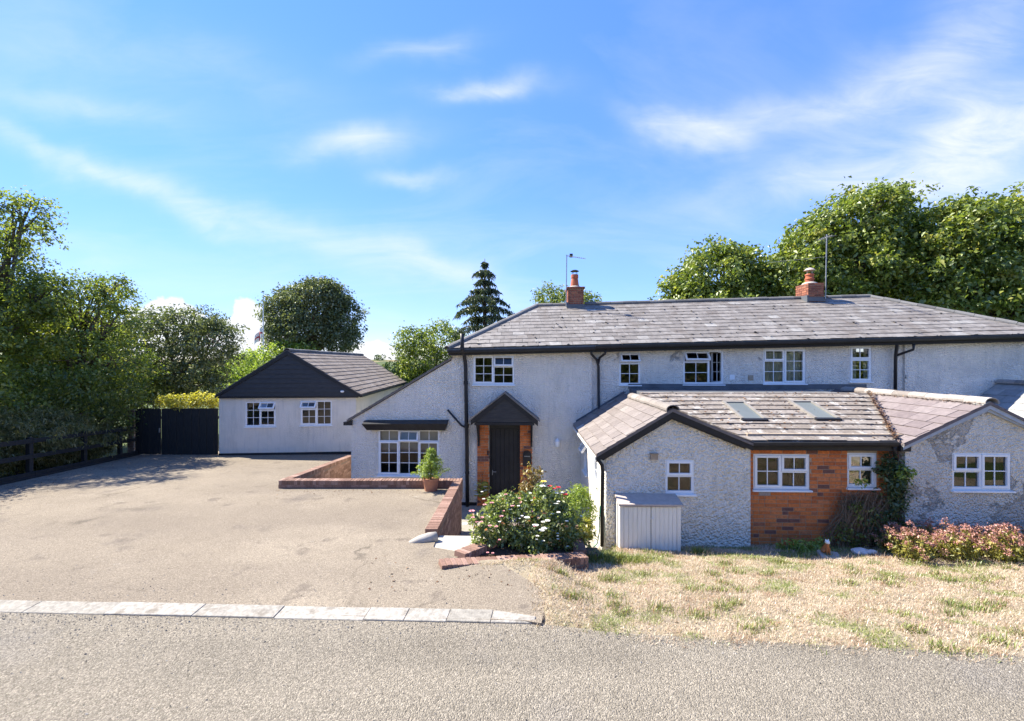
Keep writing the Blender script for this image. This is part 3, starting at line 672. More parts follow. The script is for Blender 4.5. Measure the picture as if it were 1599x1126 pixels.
# canopy over the wide low window: black board with a sloping top
can = MB(); a0, a1 = uu(570, VL), uu(701, VL); b0, b1 = zz(600, 672, VL - .2), zz(600, 662, VL - .2)
can.hexa([FL.p(a0 + .12, .18, b0), FL.p(a1 - .08, .18, b0), FL.p(a1 - .08, .001, b0), FL.p(a0 + .12, .001, b0), FL.p(a0, .26, b1), FL.p(a1, .26, b1 + .02), FL.p(a1, .001, b1 + .1), FL.p(a0, .001, b1 + .08)])
can.build('window_canopy', M['black'], cot)

# brick piers either side of the door
for (p0, p1, nm) in ((745.5, 764, 0), (812, 831, 1)):
    a, b = uu(p0, VL), uu(p1, VL); ztop = zz(780, 659, VL)
    pc = MB().box(FL, a + .003, b - .003, -.02, .035, -1.45, ztop).build('pier', M['mortar'], cot)
    P = Pieces(); bricks(P, at(FL, 0, 0), a, b, -1.44, ztop, proud=.048, dep=.05); P.build('brick', pc, M['brick'], M['brick_s'])
# door
dm = MB().box(FL, door[0] + .001, door[1] - .001, -.16, -.02, door[3] - .16, door[3] - .002).box(FL, door[0] + .001, door[0] + .05, -.16, -.02, -1.449, door[3] - .161).box(FL, door[1] - .05, door[1] - .001, -.16, -.02, -1.449, door[3] - .161)
dm.build('door_frame', M['black'], cot)
dr = MB().box(FL, door[0] + .052, door[1] - .052, -.13, -.085, -1.42, door[3] - .165).build('door', M['black'], cot)
nb = 6; dw = (door[1] - door[0] - .108) / nb
for i in range(nb): MB().box(FL, door[0] + .054 + i * dw + .004, door[0] + .054 + (i + 1) * dw - .004, -.084, -.07, -1.41, door[3] - .17).build('board', M['black'], dr, bevel=.003)
MB().box(FL, door[0] + .08, door[0] + .10, -.07, -.035, -.58, -.44).box(FL, door[0] + .08, door[0] + .2, -.045, -.03, -.50, -.48).build('handle', M['steel'], dr)
MB().box(FL, door[0] - .05, door[1] + .05, -.25, .2, -1.449, -1.38).build('door_step', M['concrete'], cot, bevel=.01)
# porch gable on brackets
VP = 11.45; FP_ = front(VP); ap = H.loc(788, 614, VP); fl = H.loc(735, 661, VP); fr_ = H.loc(840, 662, VP)
por = MB().prism([H.p(fl[0] + .1, VP + .03, fl[2] + .02), H.p(fr_[0] - .1, VP + .03, fr_[2] + .02), H.p(ap[0], VP + .03, ap[2] - .1)], H.V * .03).build('porch', M['blackwood'], cot)
zb = fl[2] + .03; k = 0; hh = ap[2] - zb
while zb < ap[2] - .2:
    t0, t1 = (zb - fl[2]) / hh, (zb + .115 - fl[2]) / hh
    MB().prism([H.p(lerp(fl[0], ap[0], t0) + .1, VP + .028, zb), H.p(lerp(fr_[0], ap[0], t0) - .1, VP + .028, zb), H.p(lerp(fr_[0], ap[0], t1) - .1, VP + .022, zb + .12), H.p(lerp(fl[0], ap[0], t1) + .1, VP + .022, zb + .12)], H.V * -.014).build('gable_board', M['blackwood'], por); zb += .115
for (e, s) in ((fl, 1), (fr_, -1)):
    MB().prism([H.p(e[0], VP - .03, e[2] - .06), H.p(ap[0], VP - .03, ap[2] - .15), H.p(ap[0], VP - .03, ap[2] - .012), H.p(e[0], VP - .03, e[2] + .09)], H.V * .045).build('bargeboard', M['black'], por)
    rr = MB().prism([H.p(e[0] - s * .05, VP - .06, e[2] + .06), H.p(ap[0], VP - .06, ap[2] - .005), H.p(ap[0], VP - .06, ap[2] + .03), H.p(e[0] - s * .05, VP - .06, e[2] + .095)], H.V * (VL - VP + .058)).build('porch_roof', M['slate_s'], por)
    xb = e[0] + s * .17
    MB().box(H, xb - .03, xb + .03, VP + .02, VL - .05, e[2] - .07, e[2] + .01).box(H, xb - .028, xb + .028, VL - .11, VL - .05, e[2] - .72, e[2] - .072).prism([H.p(xb - .024, VL - .112, e[2] - .6), H.p(xb - .024, VL - .112, e[2] - .5), H.p(xb - .024, VP + .12, e[2] - .072), H.p(xb - .024, VP + .04, e[2] - .072)], H.U * .048).build('bracket', M['black'], por)
MB().box(H, fl[0] + .1, fr_[0] - .1, VP + .0, VP + .027, fl[2] - .05, fl[2] + .018).build('beam', M['black'], por)

# roof
VE, VRG = 11.72, 14.7
E0 = H.p(uu(697.5, VE), VE, 3.075); R0u, R1u = uu(838, VRG), uu(1356, VRG)
uE0 = uu(697.5, VE); uE1 = R1u + 2.75
zE = lambda u: 3.075 + .0235 * (u - uE0); zR = lambda u: 4.675 + .0235 * (u - R0u)
A_, B_ = E0, H.p(uE1, VE, zE(uE1)); R0, R1 = H.p(R0u, VRG, zR(R0u)), H.p(R1u, VRG, zR(R1u)); C_, D_ = H.p(uE1, 2 * VRG - VE, zE(uE1)), H.p(uE0, 2 * VRG - VE, zE(uE0))
dn = Vector((0, 0, -.07)); sk = Vector((0, 0, -.012)); pts = [q + sk for q in (A_, B_, C_, D_, R0, R1)]
roof = MB().add(pts + [p + dn for p in pts], [(0, 1, 5, 4), (1, 2, 5), (2, 3, 4, 5), (3, 0, 4), (6, 7, 11, 10), (7, 8, 11), (8, 9, 10, 11), (9, 6, 10), (0, 1, 7, 6), (1, 2, 8, 7), (2, 3, 9, 8), (3, 0, 6, 9)]).build('roof', M['slate_s'], cot)
Xr = (B_ - A_).normalized(); Yr = (R0 - A_); Yr = (Yr - Xr * Yr.dot(Xr)).normalized()
def p2(O, X, Y, p): d = p - O; return (d.dot(X), d.dot(Y))
slates(roof, 'slate', A_, Xr, Yr, [p2(A_, Xr, Yr, p) for p in (A_, B_, R1, R0)], .262, .335, M['slate'], M['slate_s'], jit=.007, wvar=.10)
Xl = (A_ - D_).normalized(); Yl = R0 - A_; Yl = (Yl - Xl * Yl.dot(Xl)).normalized()
slates(roof, 'hip_slate', D_, Xl, Yl, [p2(D_, Xl, Yl, p) for p in (D_, A_, R0)], .262, .335, M['slate'], M['slate_s'], limit=0)
def ridge_tiles(parent, P0, P1, r, ln, m, name='ridge_tile', drop=.3):
    P0, P1 = Vector(P0), Vector(P1); d = P1 - P0; n = max(1, round(d.length / ln)); t = d.normalized(); sdv = t.cross(Vector((0, 0, 1))).normalized(); up = sdv.cross(t)
    for i in range(n):
        a, b = P0 + d * (i / n), P0 + d * ((i + 1) / n - .008 / d.length); j = random.uniform(-.008, .008); pts = []
        for q, rr in ((a, r), (b, r * 1.03)):
            for k in range(9):
                th = math.pi * (-.08 + 1.16 * k / 8); pts.append(q + sdv * math.cos(th) * rr + up * (math.sin(th) * rr * .72 - drop * r + j))
            for k in range(8, -1, -1):
                th = math.pi * (-.08 + 1.16 * k / 8); pts.append(q + sdv * math.cos(th) * (rr - .016) + up * (math.sin(th) * (rr - .022) * .72 - drop * r + j))
        MB().add(pts, [(k, (k + 1) % 18, 18 + (k + 1) % 18, 18 + k) for k in range(18)] + [tuple(range(18)), tuple(range(18, 36))]).build(name, m, parent)
upz = Vector((0, 0, .03))
c1a, c1b, c2a, c2b = uu(886, VRG), uu(913, VRG), uu(1258, VRG), uu(1289, VRG)
rp = lambda u: H.p(u, VRG, zR(u) + .03)
for a, b in ((R0u, c1a), (c1b, c2a), (c2b, R1u)): ridge_tiles(roof, rp(a), rp(b), .125, .45, M['hipridge'])
for a, b in ((A_, R0), (B_, R1), (D_, R0), (C_, R1)): ridge_tiles(roof, a + upz, b + upz, .12, .42, M['hipridge'], 'hip_tile')
# gutters and fascia
gj = uu(929, VE)
for (a, b, dz) in ((uE0 + .05, gj, -.035), (gj + .003, uE1 - .1, .0)):
    g = MB()
    for (n0, n1, zz0, zz1) in ((-.10, -.005, -.115, -.02),):
        p = lambda u, n, z: H.p(u, VE + n, zE(u) + z + dz)
        prof = [(-.105, -.022), (-.10, -.075), (-.075, -.11), (-.03, -.11), (-.006, -.075), (.0, -.022)]
        n = len(prof); g.add([p(a, *q) for q in prof] + [p(b, *q) for q in prof], [(i, (i + 1) % n, n + (i + 1) % n, n + i) for i in range(n)] + [tuple(range(n)), tuple(range(n, 2 * n))])
    g.build('gutter', M['black'], cot)
    MB().hexa([H.p(a, VE + .03, zE(a) - .2), H.p(b, VE + .03, zE(b) - .2), H.p(b, VL + .0 - .002, zE(b) - .2), H.p(a, VL - .002, zE(a) - .2), H.p(a, VE + .03, zE(a) - .072), H.p(b, VE + .03, zE(b) - .072), H.p(b, VL - .002, zE(b) - .072), H.p(a, VL - .002, zE(a) - .072)]).build('fascia', M['black'] if dz else M['flaky_black'], cot)
MB().box(H, uE0 + .03, uA - .002, VE + .03, 17.5, 2.90, 3.0).build('fascia', M['black'], cot)
# catslide roof over the low wing
ce, ct = H.loc(541, 659, VL - .06), H.loc(706, 560, VL - .06)
cs = MB().prism([H.p(ce[0], VL - .05, ce[2]), H.p(ct[0], VL - .05, ct[2]), H.p(ct[0], VL - .05, ct[2] + .045), H.p(ce[0], VL - .05, ce[2] + .045)], H.V * 4.3).build('wing_roof', M['slate_s'], cot)
Yc = (H.p(ct[0], 0, ct[2]) - H.p(ce[0], 0, ce[2])); slates(cs, 'wing_slate', H.p(ce[0], VL + 4.2, ce[2] + .05), -H.V, Yc, [(0, 0), (4.25, 0), (4.25, Yc.length), (0, Yc.length)], .25, .33, M['slate'], M['slate_s'], limit=0)
MB().box(H, ce[0] - .09, ce[0] + .02, VL - .06, 16.2, ce[2] - .10, ce[2] + .0).build('gutter', M['black'], cot)
MB().prism([H.p(ce[0] - .02, VL - .045, ce[2] - .10), H.p(ce[0] + .16, VL - .045, ce[2] - .10), H.p(ce[0] + .16, VL - .045, ce[2] + .05), H.p(ce[0] - .02, VL - .045, ce[2] - .02)], H.V * .04).build('eave_end', M['black'], cot)

# chimneys
def chimney(ua, ub, v0, v1, ztop, name_label, pot, tapered):
    c = MB().box(H, ua + .012, ub - .012, v0 + .012, v1 - .012, 4.3, ztop - .02).build('chimney', M['mortar'], cot); c['label'] = name_label
    P = Pieces(); Sf = Sub(H.p(ua, v0, 0), H.U, -H.V); Sl = Sub(H.p(ua, v1, 0), -H.V, -H.U); Sr = Sub(H.p(ub, v0, 0), H.V, H.U)
    bricks(P, Sf, 0, ub - ua, 4.45, ztop - .09, proud=0, dep=.05); bricks(P, Sl, 0, v1 - v0, 4.45, ztop - .09, proud=0, dep=.05); bricks(P, Sr, 0, v1 - v0, 4.45, ztop - .09, proud=0, dep=.05)
    for (S_, w_) in ((Sf, ub - ua), (Sl, v1 - v0), (Sr, v1 - v0)): bricks(P, S_, -.04 * tapered, w_ + .04 * tapered, ztop - .085, ztop - .01, proud=.04 * tapered, dep=.09)
    P.build('brick', c, M['chimbrick'], M['chimbrick_s'], 260)
    MB().box(H, ua - .04, ub + .04, v0 - .03, v0 + .02, zR(ua) - .16, zR(ua) - .02).box(H, ua - .05, ua + .02, v0 - .02, v1, zR(ua) - .2, zR(ua) + .05).build('flashing', M['lead'], c)
    cu, cv = (ua + ub) / 2, (v0 + v1) / 2
    MB().lathe(H.p(cu, cv, ztop - .03), [(.27, 0), (.2, .07), (.13, .10)], 16).build('flaunching', M['concrete'], c, smooth=True)
    if tapered: prof = [(.155, 0), (.15, .05), (.115, .30), (.13, .31), (.13, .42), (.11, .43)]
    else: prof = [(.14, 0), (.125, .03), (.125, .10), (.145, .12), (.145, .15), (.12, .17), (.12, .24), (.14, .26), (.135, .30), (.11, .31)]
    MB().lathe(H.p(cu, cv, ztop + .04), prof, 18).build('pot', M['chimpot'], c, smooth=False)
    zt_ = ztop + .04 + prof[-1][1]; cw = MB()
    for k in range(4): th = k * math.pi / 2 + .4; q = H.p(cu, cv, zt_ - .03) + Vector((math.cos(th), math.sin(th), 0)) * .10; cw.tube([q, q + Vector((0, 0, .15))], .008, 5)
    if tapered: cw.lathe(H.p(cu, cv, zt_ + .11), [(.15, 0), (.155, .012), (.08, .05), (.01, .06)], 16).build('cowl', M['black'], c)
    else: cw.lathe(H.p(cu, cv, zt_ + .12), [(.17, 0), (.10, .07), (.01, .10)], 16).build('cowl', M['pinkfelt'], c)
chimney(uu(887, 14.4), uu(911.5, 14.4), 14.4, 15.1, zz(900, 447, 14.4), 'neat brick chimney with tapered pot and flat black cowl', None, 1)
chimney(uu(1262, 14.3), uu(1287, 14.3), 14.3, 14.95, zz(1275, 441, 14.3), 'squat brick chimney with ribbed red pot and conical cowl', None, 0)

# pipes
def pipe(parent, pts, r, m=None, name='downpipe', collars=()):
    o = MB().tube(pts, r, 10).build(name, m or M['black'], parent, smooth=True)
    for (p, rr, hgt) in collars: MB().lathe(p, [(rr, 0), (rr, hgt)], 12).build('collar', M['black'], o)
    return o
sp = lambda px, py, n: FL.p(uu(px, VL - n), n, zz(px, py, VL - n))
pipe(cot, [sp(730, 796, .09), sp(729, 690, .09), sp(727, 570, .09), sp(725, 556, .12), sp(722, 546, .40), sp(721.5, 521, .42)], .055, name='soil_pipe', collars=[(sp(727.5, 600, .09), .068, .09), (sp(728.5, 668, .09), .068, .10), (sp(721.5, 546, .42), .066, .08), (sp(729.5, 740, .09), .066, .07)])
pipe(cot, [sp(699, 640, .05), sp(720, 664, .07), sp(728, 668, .09)], .028, name='waste_pipe')
pipe(cot, [sp(713, 793, .06), sp(730, 794, .09)], .035, name='waste_pipe')
mp_ = lambda px, py, n: FM.p(uu(px, VM - n), n, zz(px, py, VM - n))
pipe(cot, [mp_(923, 547, .30), mp_(923.5, 553, .28), mp_(932, 562, .10), mp_(934.5, 572, .06), mp_(935, 641, .06), mp_(937, 644, .12)], .036)
pipe(cot, [mp_(946, 546, .30), mp_(945, 552, .28), mp_(936, 559, .10), mp_(934.5, 568, .06)], .034)
np_ = lambda px, py, n: FN.p(uu(px, VN - n), n, zz(px, py, VN - n))
pipe(cot, [np_(1401, 536, .22), np_(1400, 545, .12), np_(1398.5, 556, .07), np_(1398, 610, .07)], .040)
pipe(cot, [np_(1427, 538, .30), np_(1426, 546, .25), np_(1400, 555, .08)], .034)
MB().box(FN, uu(1413.5, VN), uu(1416, VN), 0, .02, zz(1414, 591, VN), zz(1414, 586, VN)).build('bracket', M['steel'], cot)

# ------------------------------------------------------------------ kitchen extension: roughcast gable and brick range
kit = thing('kitchen_extension', 'single-storey extension with white roughcast gable, orange brick wall and two skylights', 'extension', H.p(3.2, 9.5, -1))
FG, FB = front(VG), front(VB)
ul, ur = uu(946.5, VG), uu(1172, VG); apx = H.loc(1050, 639, VG - .13); el = H.loc(931, 710, VG - .13); er = H.loc(1176, 692, VG - .13)
w6 = rect(1039, 718, 1084, 771, VG); ua_ = apx[0]
zw = lambda u: (lerp(el[2], apx[2], (u - el[0]) / (ua_ - el[0])) if u < ua_ else lerp(apx[2], er[2], (u - ua_) / (er[0] - ua_))) - .05
wall(kit, 'wall', FG, [(ul, -1.25), (ur, -1.25), (ur, zw(ur)), (ua_, zw(ua_)), (ul, zw(ul))], [w6], .24, M['stucco_gable'])
wk = lambda S, r, L_, **k: window(kit, at(S, r[0], r[2]), r[1] - r[0], r[3] - r[2], L_, **k)
wk(FG, w6, [(0, 1, 0, .52, 2, 1, 'fixed'), (0, 1, .52, 1, 2, 1, 'vent')])
# side wall that faces the drive
SL = Sub(H.p(ul, 0, 0), -H.V, -H.U); wsA = (-11.35, -10.75, -.22, .62); wsB = (-9.75, -9.25, -.05, .66)
wall(kit, 'wall', SL, [(-VL + .005, -1.6), (-VG - .242, -1.6), (-VG - .242, zw(ul)), (-VL + .005, zw(ul))], [wsA, wsB], .22, M['smooth_render'])
wk(SL, wsA, [(0, 1, 0, .62, 2, 2, 'fixed'), (0, 1, .62, 1, 2, 1, 'vent_open')]); wk(SL, wsB, [(0, 1, 0, 1, 2, 3, 'fixed')])
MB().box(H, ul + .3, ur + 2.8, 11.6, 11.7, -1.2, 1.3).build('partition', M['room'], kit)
# gable roof
Lv = VL - (VG - .15)
sl = (H.p(ua_, 0, apx[2]) - H.p(el[0], 0, el[2])); slr = H.p(ua_, 0, apx[2]) - H.p(er[0], 0, er[2])
O1 = H.p(el[0], VL - .004, el[2])
kroof = MB().prism([H.p(el[0], VG - .15, el[2] - .05), H.p(ua_, VG - .15, apx[2] - .05), H.p(ua_, VG - .15, apx[2]), H.p(el[0], VG - .15, el[2])], H.V * (Lv - .004)).prism([H.p(er[0], VG - .149, er[2] - .05), H.p(er[0], VG - .149, er[2]), H.p(ua_ + .001, VG - .149, apx[2]), H.p(ua_ + .001, VG - .149, apx[2] - .05)], H.V * 2.6).build('roof', M['pinkslate_s'], kit)
slates(kroof, 'slate', O1, -H.V, sl, [(0, 0), (Lv, 0), (Lv, sl.length), (0, sl.length)], .225, .36, M['pinkslate'], M['pinkslate_s'], jit=.008, wvar=.08)
slates(kroof, 'slate', H.p(er[0], VG - .149, er[2]), H.V, slr, [(0, 0), (.9, 0), (.9, slr.length), (0, slr.length)], .225, .36, M['pinkslate'], M['pinkslate_s'], limit=0)
ridge_tiles(kroof, H.p(ua_, VG - .17, apx[2] + .035), H.p(ua_, 11.1, apx[2] + .035), .13, .36, M['ridge'])
for (e, s) in ((el, 1), (er, -1)):
    MB().prism([H.p(e[0], VG - .13, e[2] - .15), H.p(ua_, VG - .13, apx[2] - .15), H.p(ua_, VG - .13, apx[2] - .012), H.p(e[0], VG - .13, e[2] - .012)], H.V * .03).build('bargeboard', M['flaky_black'], kit)
    MB().prism([H.p(e[0] + s * .14, VG - .1, e[2] - .12), H.p(ua_, VG - .1, apx[2] - .2), H.p(ua_, VG - .1, apx[2] - .055), H.p(e[0] + s * .02, VG - .1, e[2] - .052)], H.V * .098).build('soffit', M['black'], kit)
MB().box(H, el[0] - .02, el[0] + .075, VG - .1, VL - .02, el[2] - .10, el[2] - .052).build('fascia', M['paintwood'], kit)
gp = lambda px, py, v: H.p(*H.loc(px, py, v))
pipe(kit, [gp(933, 713, 8.16), gp(935, 719, 8.14), gp(940, 726, 8.15), gp(941, 735, 8.16), gp(940, 853, 8.16)], .036)
# brick kitchen wall, piece by piece
uk0, uk1 = ur + .004, uu(1411, VB); gz = zz(1280, 690, VG - .06); zwt = zz(1280, 699, VB)
w7 = rect(1176.5, 709.5, 1264, 764, VB); w8 = rect(1323, 707.5, 1369, 761, VB)
bw = wall(kit, 'wall', FB, [(uk0, -1.25), (uk1, -1.25), (uk1, gz + .12), (uk0, gz + .12)], [w7, w8], .24, M['mortar']); bw['label'] = 'orange brick kitchen wall with scattered dark bricks'
P = Pieces(); bricks(P, FB, uk0 + .01, uk1, -.98, zwt + .05, [w7, w8], proud=.009, dep=.03); P.build('brick', bw, M['brick'], M['brick_s'], 300)
wk(FB, w7, [(0, .5, 0, 1, 2, 2, 'sash'), (.5, 1, 0, .5, 2, 1, 'fixed'), (.5, 1, .5, 1, 2, 1, 'vent')])
wk(FB, w8, [(0, 1, 0, .52, 2, 1, 'fixed'), (0, 1, .52, 1, 2, 1, 'vent')])
# kitchen roof plane with lichened tiles
VKE, tanp = VG - .06, .323; ukr = uu(1399, VKE); VKT = 10.5; cosp = 1 / math.sqrt(1 + tanp ** 2); Yk = H.V * cosp + Vector((0, 0, tanp * cosp))
Ok = H.p(0, VKE, gz); Lk = (VKT - VKE) / cosp; ukt = uu(1356, VKT)
kpoly = [(ur - .02, 0), (ukr, 0), (ukt, Lk), (ua_ + .02, Lk)]
kp = lambda q, d=0: Ok + H.U * q[0] + Yk * q[1] + Vector((0, 0, d))
kr2 = MB().prism([kp(q, -.06) for q in kpoly], (0, 0, .06)).build('roof', M['tile_s'], kit); kr2['label'] = 'low kitchen roof of lichened tiles'
slates(kr2, 'tile', Ok, H.U, Yk, kpoly, .238, .30, M['tile'], M['tile_s'], thick=.014, jit=.005)
ztk = gz + tanp * (VKT - VKE)
MB().box(H, ua_ + .14, uk1 + .5, VKT - .01, VL + .0, ztk - .09, ztk + .012).build('flat_roof', M['lead'], kit)
MB().box(H, uu(982, VL), uu(1352, VM), VM - .03, VM - .002, ztk + .013, ztk + .15).build('flashing', M['lead'], kit)
MB().hexa([H.p(el[0] + .08, VL - .012, el[2] + .05), H.p(ua_, VL - .012, apx[2]), H.p(ua_, VL - .003, apx[2]), H.p(el[0] + .08, VL - .003, el[2] + .05), H.p(el[0] + .08, VL - .012, el[2] + .12), H.p(ua_, VL - .012, apx[2] + .08), H.p(ua_, VL - .003, apx[2] + .08), H.p(el[0] + .08, VL - .003, el[2] + .12)]).build('flashing', M['lead'], kit)
# gutter, fascia, downpipe of the kitchen
g = MB(); prof = [(-.10, .0), (-.098, -.05), (-.07, -.09), (-.03, -.09), (-.004, -.05), (-.002, .0)]; n = len(prof)
g.add([H.p(ur - .02, VKE + q[0], gz + q[1] - .01) for q in prof] + [H.p(ukr - .02, VKE + q[0], gz + q[1] + .02) for q in prof], [(i, (i + 1) % n, n + (i + 1) % n, n + i) for i in range(n)] + [tuple(range(n)), tuple(range(n, 2 * n))]); g.build('gutter', M['black'], kit)
MB().box(H, ur + .002, uk1 - .01, VKE + .01, VB - .012, gz - .17, gz - .062).build('fascia', M['black'], kit)
pipe(kit, [gp(1396, 697, 8.16), gp(1397, 706, 8.2), gp(1399, 716, 8.28), gp(1399, 850, 8.28)], .034)
# skylights
def skylight(px, pyt, pyb, wid):
    q = H.loc(px, pyb, VKE); # find the roof point under the lower left corner
    best = None
    for i in range(400):
        t = i / 399 * Lk; p = Ok + Yk * t; v = VKE + t * cosp; l = H.loc(px, pyb, v)
        if best is None or abs(l[2] - (p.z + .06)) < best[0]: best = (abs(l[2] - (p.z + .06)), l[0], t)
    _, u, t = best; S = Sub(kp((u, t)), H.U, Yk.cross(H.U) * -1, Yk); Ln = .92
    fr = MB()
    for e in ((0, .055, 0, Ln), (wid - .055, wid, 0, Ln), (.056, wid - .056, Ln - .06, Ln)): fr.box(S, e[0], e[1], -.02, .075, e[2], e[3])
    so = fr.build('skylight', M['skyframe'], kit)
    MB().box(S, -.004, wid + .004, -.02, .07, -.075, -.002).build('cover', M['black'], so)
    MB().box(S, .057, wid - .057, .01, .05, 0.0, Ln - .062).build('pane', M['sky_glass'], so)
    MB().box(S, -.05, wid + .05, .012, .02, Ln + .0, Ln + .07).build('flashing', M['lead'], so)
M['skyframe'] = simple('weathered_metal_frame', (.27, .25, .225), (.20, .185, .165), 8, .6)
M['sky_glass'] = simple('skylight_glass', (.17, .185, .17), (.13, .145, .135), 1.2, .3); M['sky_glass'].node_tree.nodes['Principled BSDF'].inputs['Specular IOR Level'].default_value = .5
skylight(1157, 624, 653, .52); skylight(1271, 622, 652, .52)
# small things fixed to the gable
r = rect(1015, 708, 1026, 717, VG); MB().box(FG, r[0], r[1], 0.001, .06, r[2], r[3]).box(FG, r[0] - .005, r[1] + .005, .001, .10, r[3], r[3] + .012).build('vent_cowl', M['mortar'], kit)

# ------------------------------------------------------------------ neighbouring extension: grey peeling gable
nei = thing('neighbouring_extension', 'single-storey extension with peeling grey-white gable and pale grey bargeboards', 'extension', H.p(7.2, 9.5, -1))
FR = front(VR); nl = uu(1413.5, VR); nap = H.loc(1546, 628, VR - .1); nel = H.loc(1411, 693, VR - .1); nr_ = 2 * nap[0] - nl; ner = (2 * nap[0] - nel[0], 0, nel[2])
w9 = rect(1487, 707.5, 1579, 765, VR)
zn = lambda u: (lerp(nel[2], nap[2], (u - nel[0]) / (nap[0] - nel[0])) if u < nap[0] else lerp(nap[2], ner[2], (u - nap[0]) / (ner[0] - nap[0]))) - .05
wall(nei, 'wall', FR, [(nl, -1.25), (nr_, -1.25), (nr_, zn(nr_)), (nap[0], zn(nap[0])), (nl, zn(nl))], [w9], .24, M['stucco_peel'])
MB().box(H, nr_ - .22, nr_, VR + .242, VL - .01, -1.25, zn(nr_)).build('wall', M['stucco_peel'], nei)
MB().box(H, nl, nl + .2, VR + .242, VL - .01, -1.25, zn(nl) + .03).build('wall', M['stucco_peel'], nei)
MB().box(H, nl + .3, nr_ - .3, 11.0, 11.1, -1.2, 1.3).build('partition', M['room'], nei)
window(nei, at(FR, w9[0], w9[2]), w9[1] - w9[0], w9[3] - w9[2], [(0, .5, 0, .5, 2, 1, 'fixed'), (0, .5, .5, 1, 2, 1, 'vent'), (.5, 1, 0, 1, 2, 2, 'sash')])
nsl = H.p(nap[0], 0, nap[2]) - H.p(nel[0], 0, nel[2]); VNB = 11.05; Lf = VNB - (VR - .12)
nro = MB().prism([H.p(nel[0], VR - .12, nel[2] - .05), H.p(nap[0], VR - .12, nap[2] - .05), H.p(nap[0], VR - .12, nap[2]), H.p(nel[0], VR - .12, nel[2])], H.V * (VL - VR + .1)).prism([H.p(ner[0], VR - .12, ner[2] - .05), H.p(ner[0], VR - .12, ner[2]), H.p(nap[0] + .001, VR - .12, nap[2]), H.p(nap[0] + .001, VR - .12, nap[2] - .05)], H.V * (VL - VR + .1)).build('roof', M['mauveslate_s'], nei)
On = H.p(nel[0], VNB, nel[2])
# the kitchen roof cuts this slope along a valley
slates(nro, 'slate', On, -H.V, nsl, [(Lf - .02, 0), (Lf, 0), (Lf, nsl.length), (0, nsl.length), (0, nsl.length * .93)], .27, .40, M['mauveslate'], M['mauveslate_s'], jit=.008, wvar=.08)
ridge_tiles(nro, H.p(nap[0], VR - .14, nap[2] + .03), H.p(nap[0], VNB + .6, nap[2] + .03), .13, .42, M['ridge'])
for (e, s) in ((nel, 1), (ner, -1)):
    MB().prism([H.p(e[0], VR - .1, e[2] - .12), H.p(nap[0], VR - .1, nap[2] - .13), H.p(nap[0], VR - .1, nap[2] - .012), H.p(e[0], VR - .1, e[2] - .012)], H.V * .03).build('bargeboard', M['greyboard'], nei)
    MB().prism([H.p(e[0] + s * .05, VR - .069, e[2] - .09), H.p(nap[0], VR - .069, nap[2] - .18), H.p(nap[0], VR - .069, nap[2] - .055), H.p(e[0] + s * .02, VR - .069, e[2] - .052)], H.V * .067).build('soffit', M['greyboard'], nei)
MB().box(H, nl - .16, nl + .02, VR - .09, VR - .005, nel[2] - .15, nel[2] - .055).build('eave_box', M['black'], nei)
# valley lead with leaf litter between the two roofs
vA, vB = H.p(nel[0] - .02, VR - .1, nel[2] + .03), H.p(uu(1357, 11.0), 11.0, nap[2] + .03)
# second slope further along the row
f3 = H.loc(1561, 597, VL - .02); sl3 = math.tan(R(37)); le = 1.7
far = MB().prism([H.p(f3[0] - le, 8.9, f3[2] - le * sl3 - .05), H.p(f3[0], 8.9, f3[2] - .05), H.p(f3[0], 8.9, f3[2]), H.p(f3[0] - le, 8.9, f3[2] - le * sl3)], H.V * (VL - 8.9 - .02)).prism([H.p(f3[0] + le, 8.9, f3[2] - le * sl3 - .05), H.p(f3[0] + le, 8.9, f3[2] - le * sl3), H.p(f3[0] + .001, 8.9, f3[2]), H.p(f3[0] + .001, 8.9, f3[2] - .05)], H.V * (VL - 8.9 - .02)).build('rear_roof', M['paleslate_s'], nei)
Y3 = H.U + Vector((0, 0, sl3)); L3 = Y3.length * le
slates(far, 'slate', H.p(f3[0] - le, VL - .02, f3[2] - le * sl3), -H.V, Y3, [(0, 0), (3.1, 0), (3.1, L3), (0, L3)], .26, .38, M['paleslate'], M['paleslate_s'], jit=.006, wvar=.06)
ridge_tiles(far, H.p(f3[0], 8.9, f3[2] + .03), H.p(f3[0], VL - .02, f3[2] + .03), .12, .42, M['ridge'])
MB().prism([H.p(f3[0] - le + .15, 9.05, -1.2), H.p(f3[0] + le - .15, 9.05, -1.2), H.p(f3[0] + le - .15, 9.05, f3[2] - (le - .15) * sl3 - .06), H.p(f3[0], 9.05, f3[2] - .06), H.p(f3[0] - le + .15, 9.05, f3[2] - (le - .15) * sl3 - .06)], H.V * .2).build('wall', M['stucco_mid'], nei)
MB().prism([H.p(f3[0] - le, 8.88, f3[2] - le * sl3 - .14), H.p(f3[0], 8.88, f3[2] - .14), H.p(f3[0], 8.88, f3[2] - .01), H.p(f3[0] - le, 8.88, f3[2] - le * sl3 - .01)], H.V * .018).build('bargeboard', M['black'], nei)

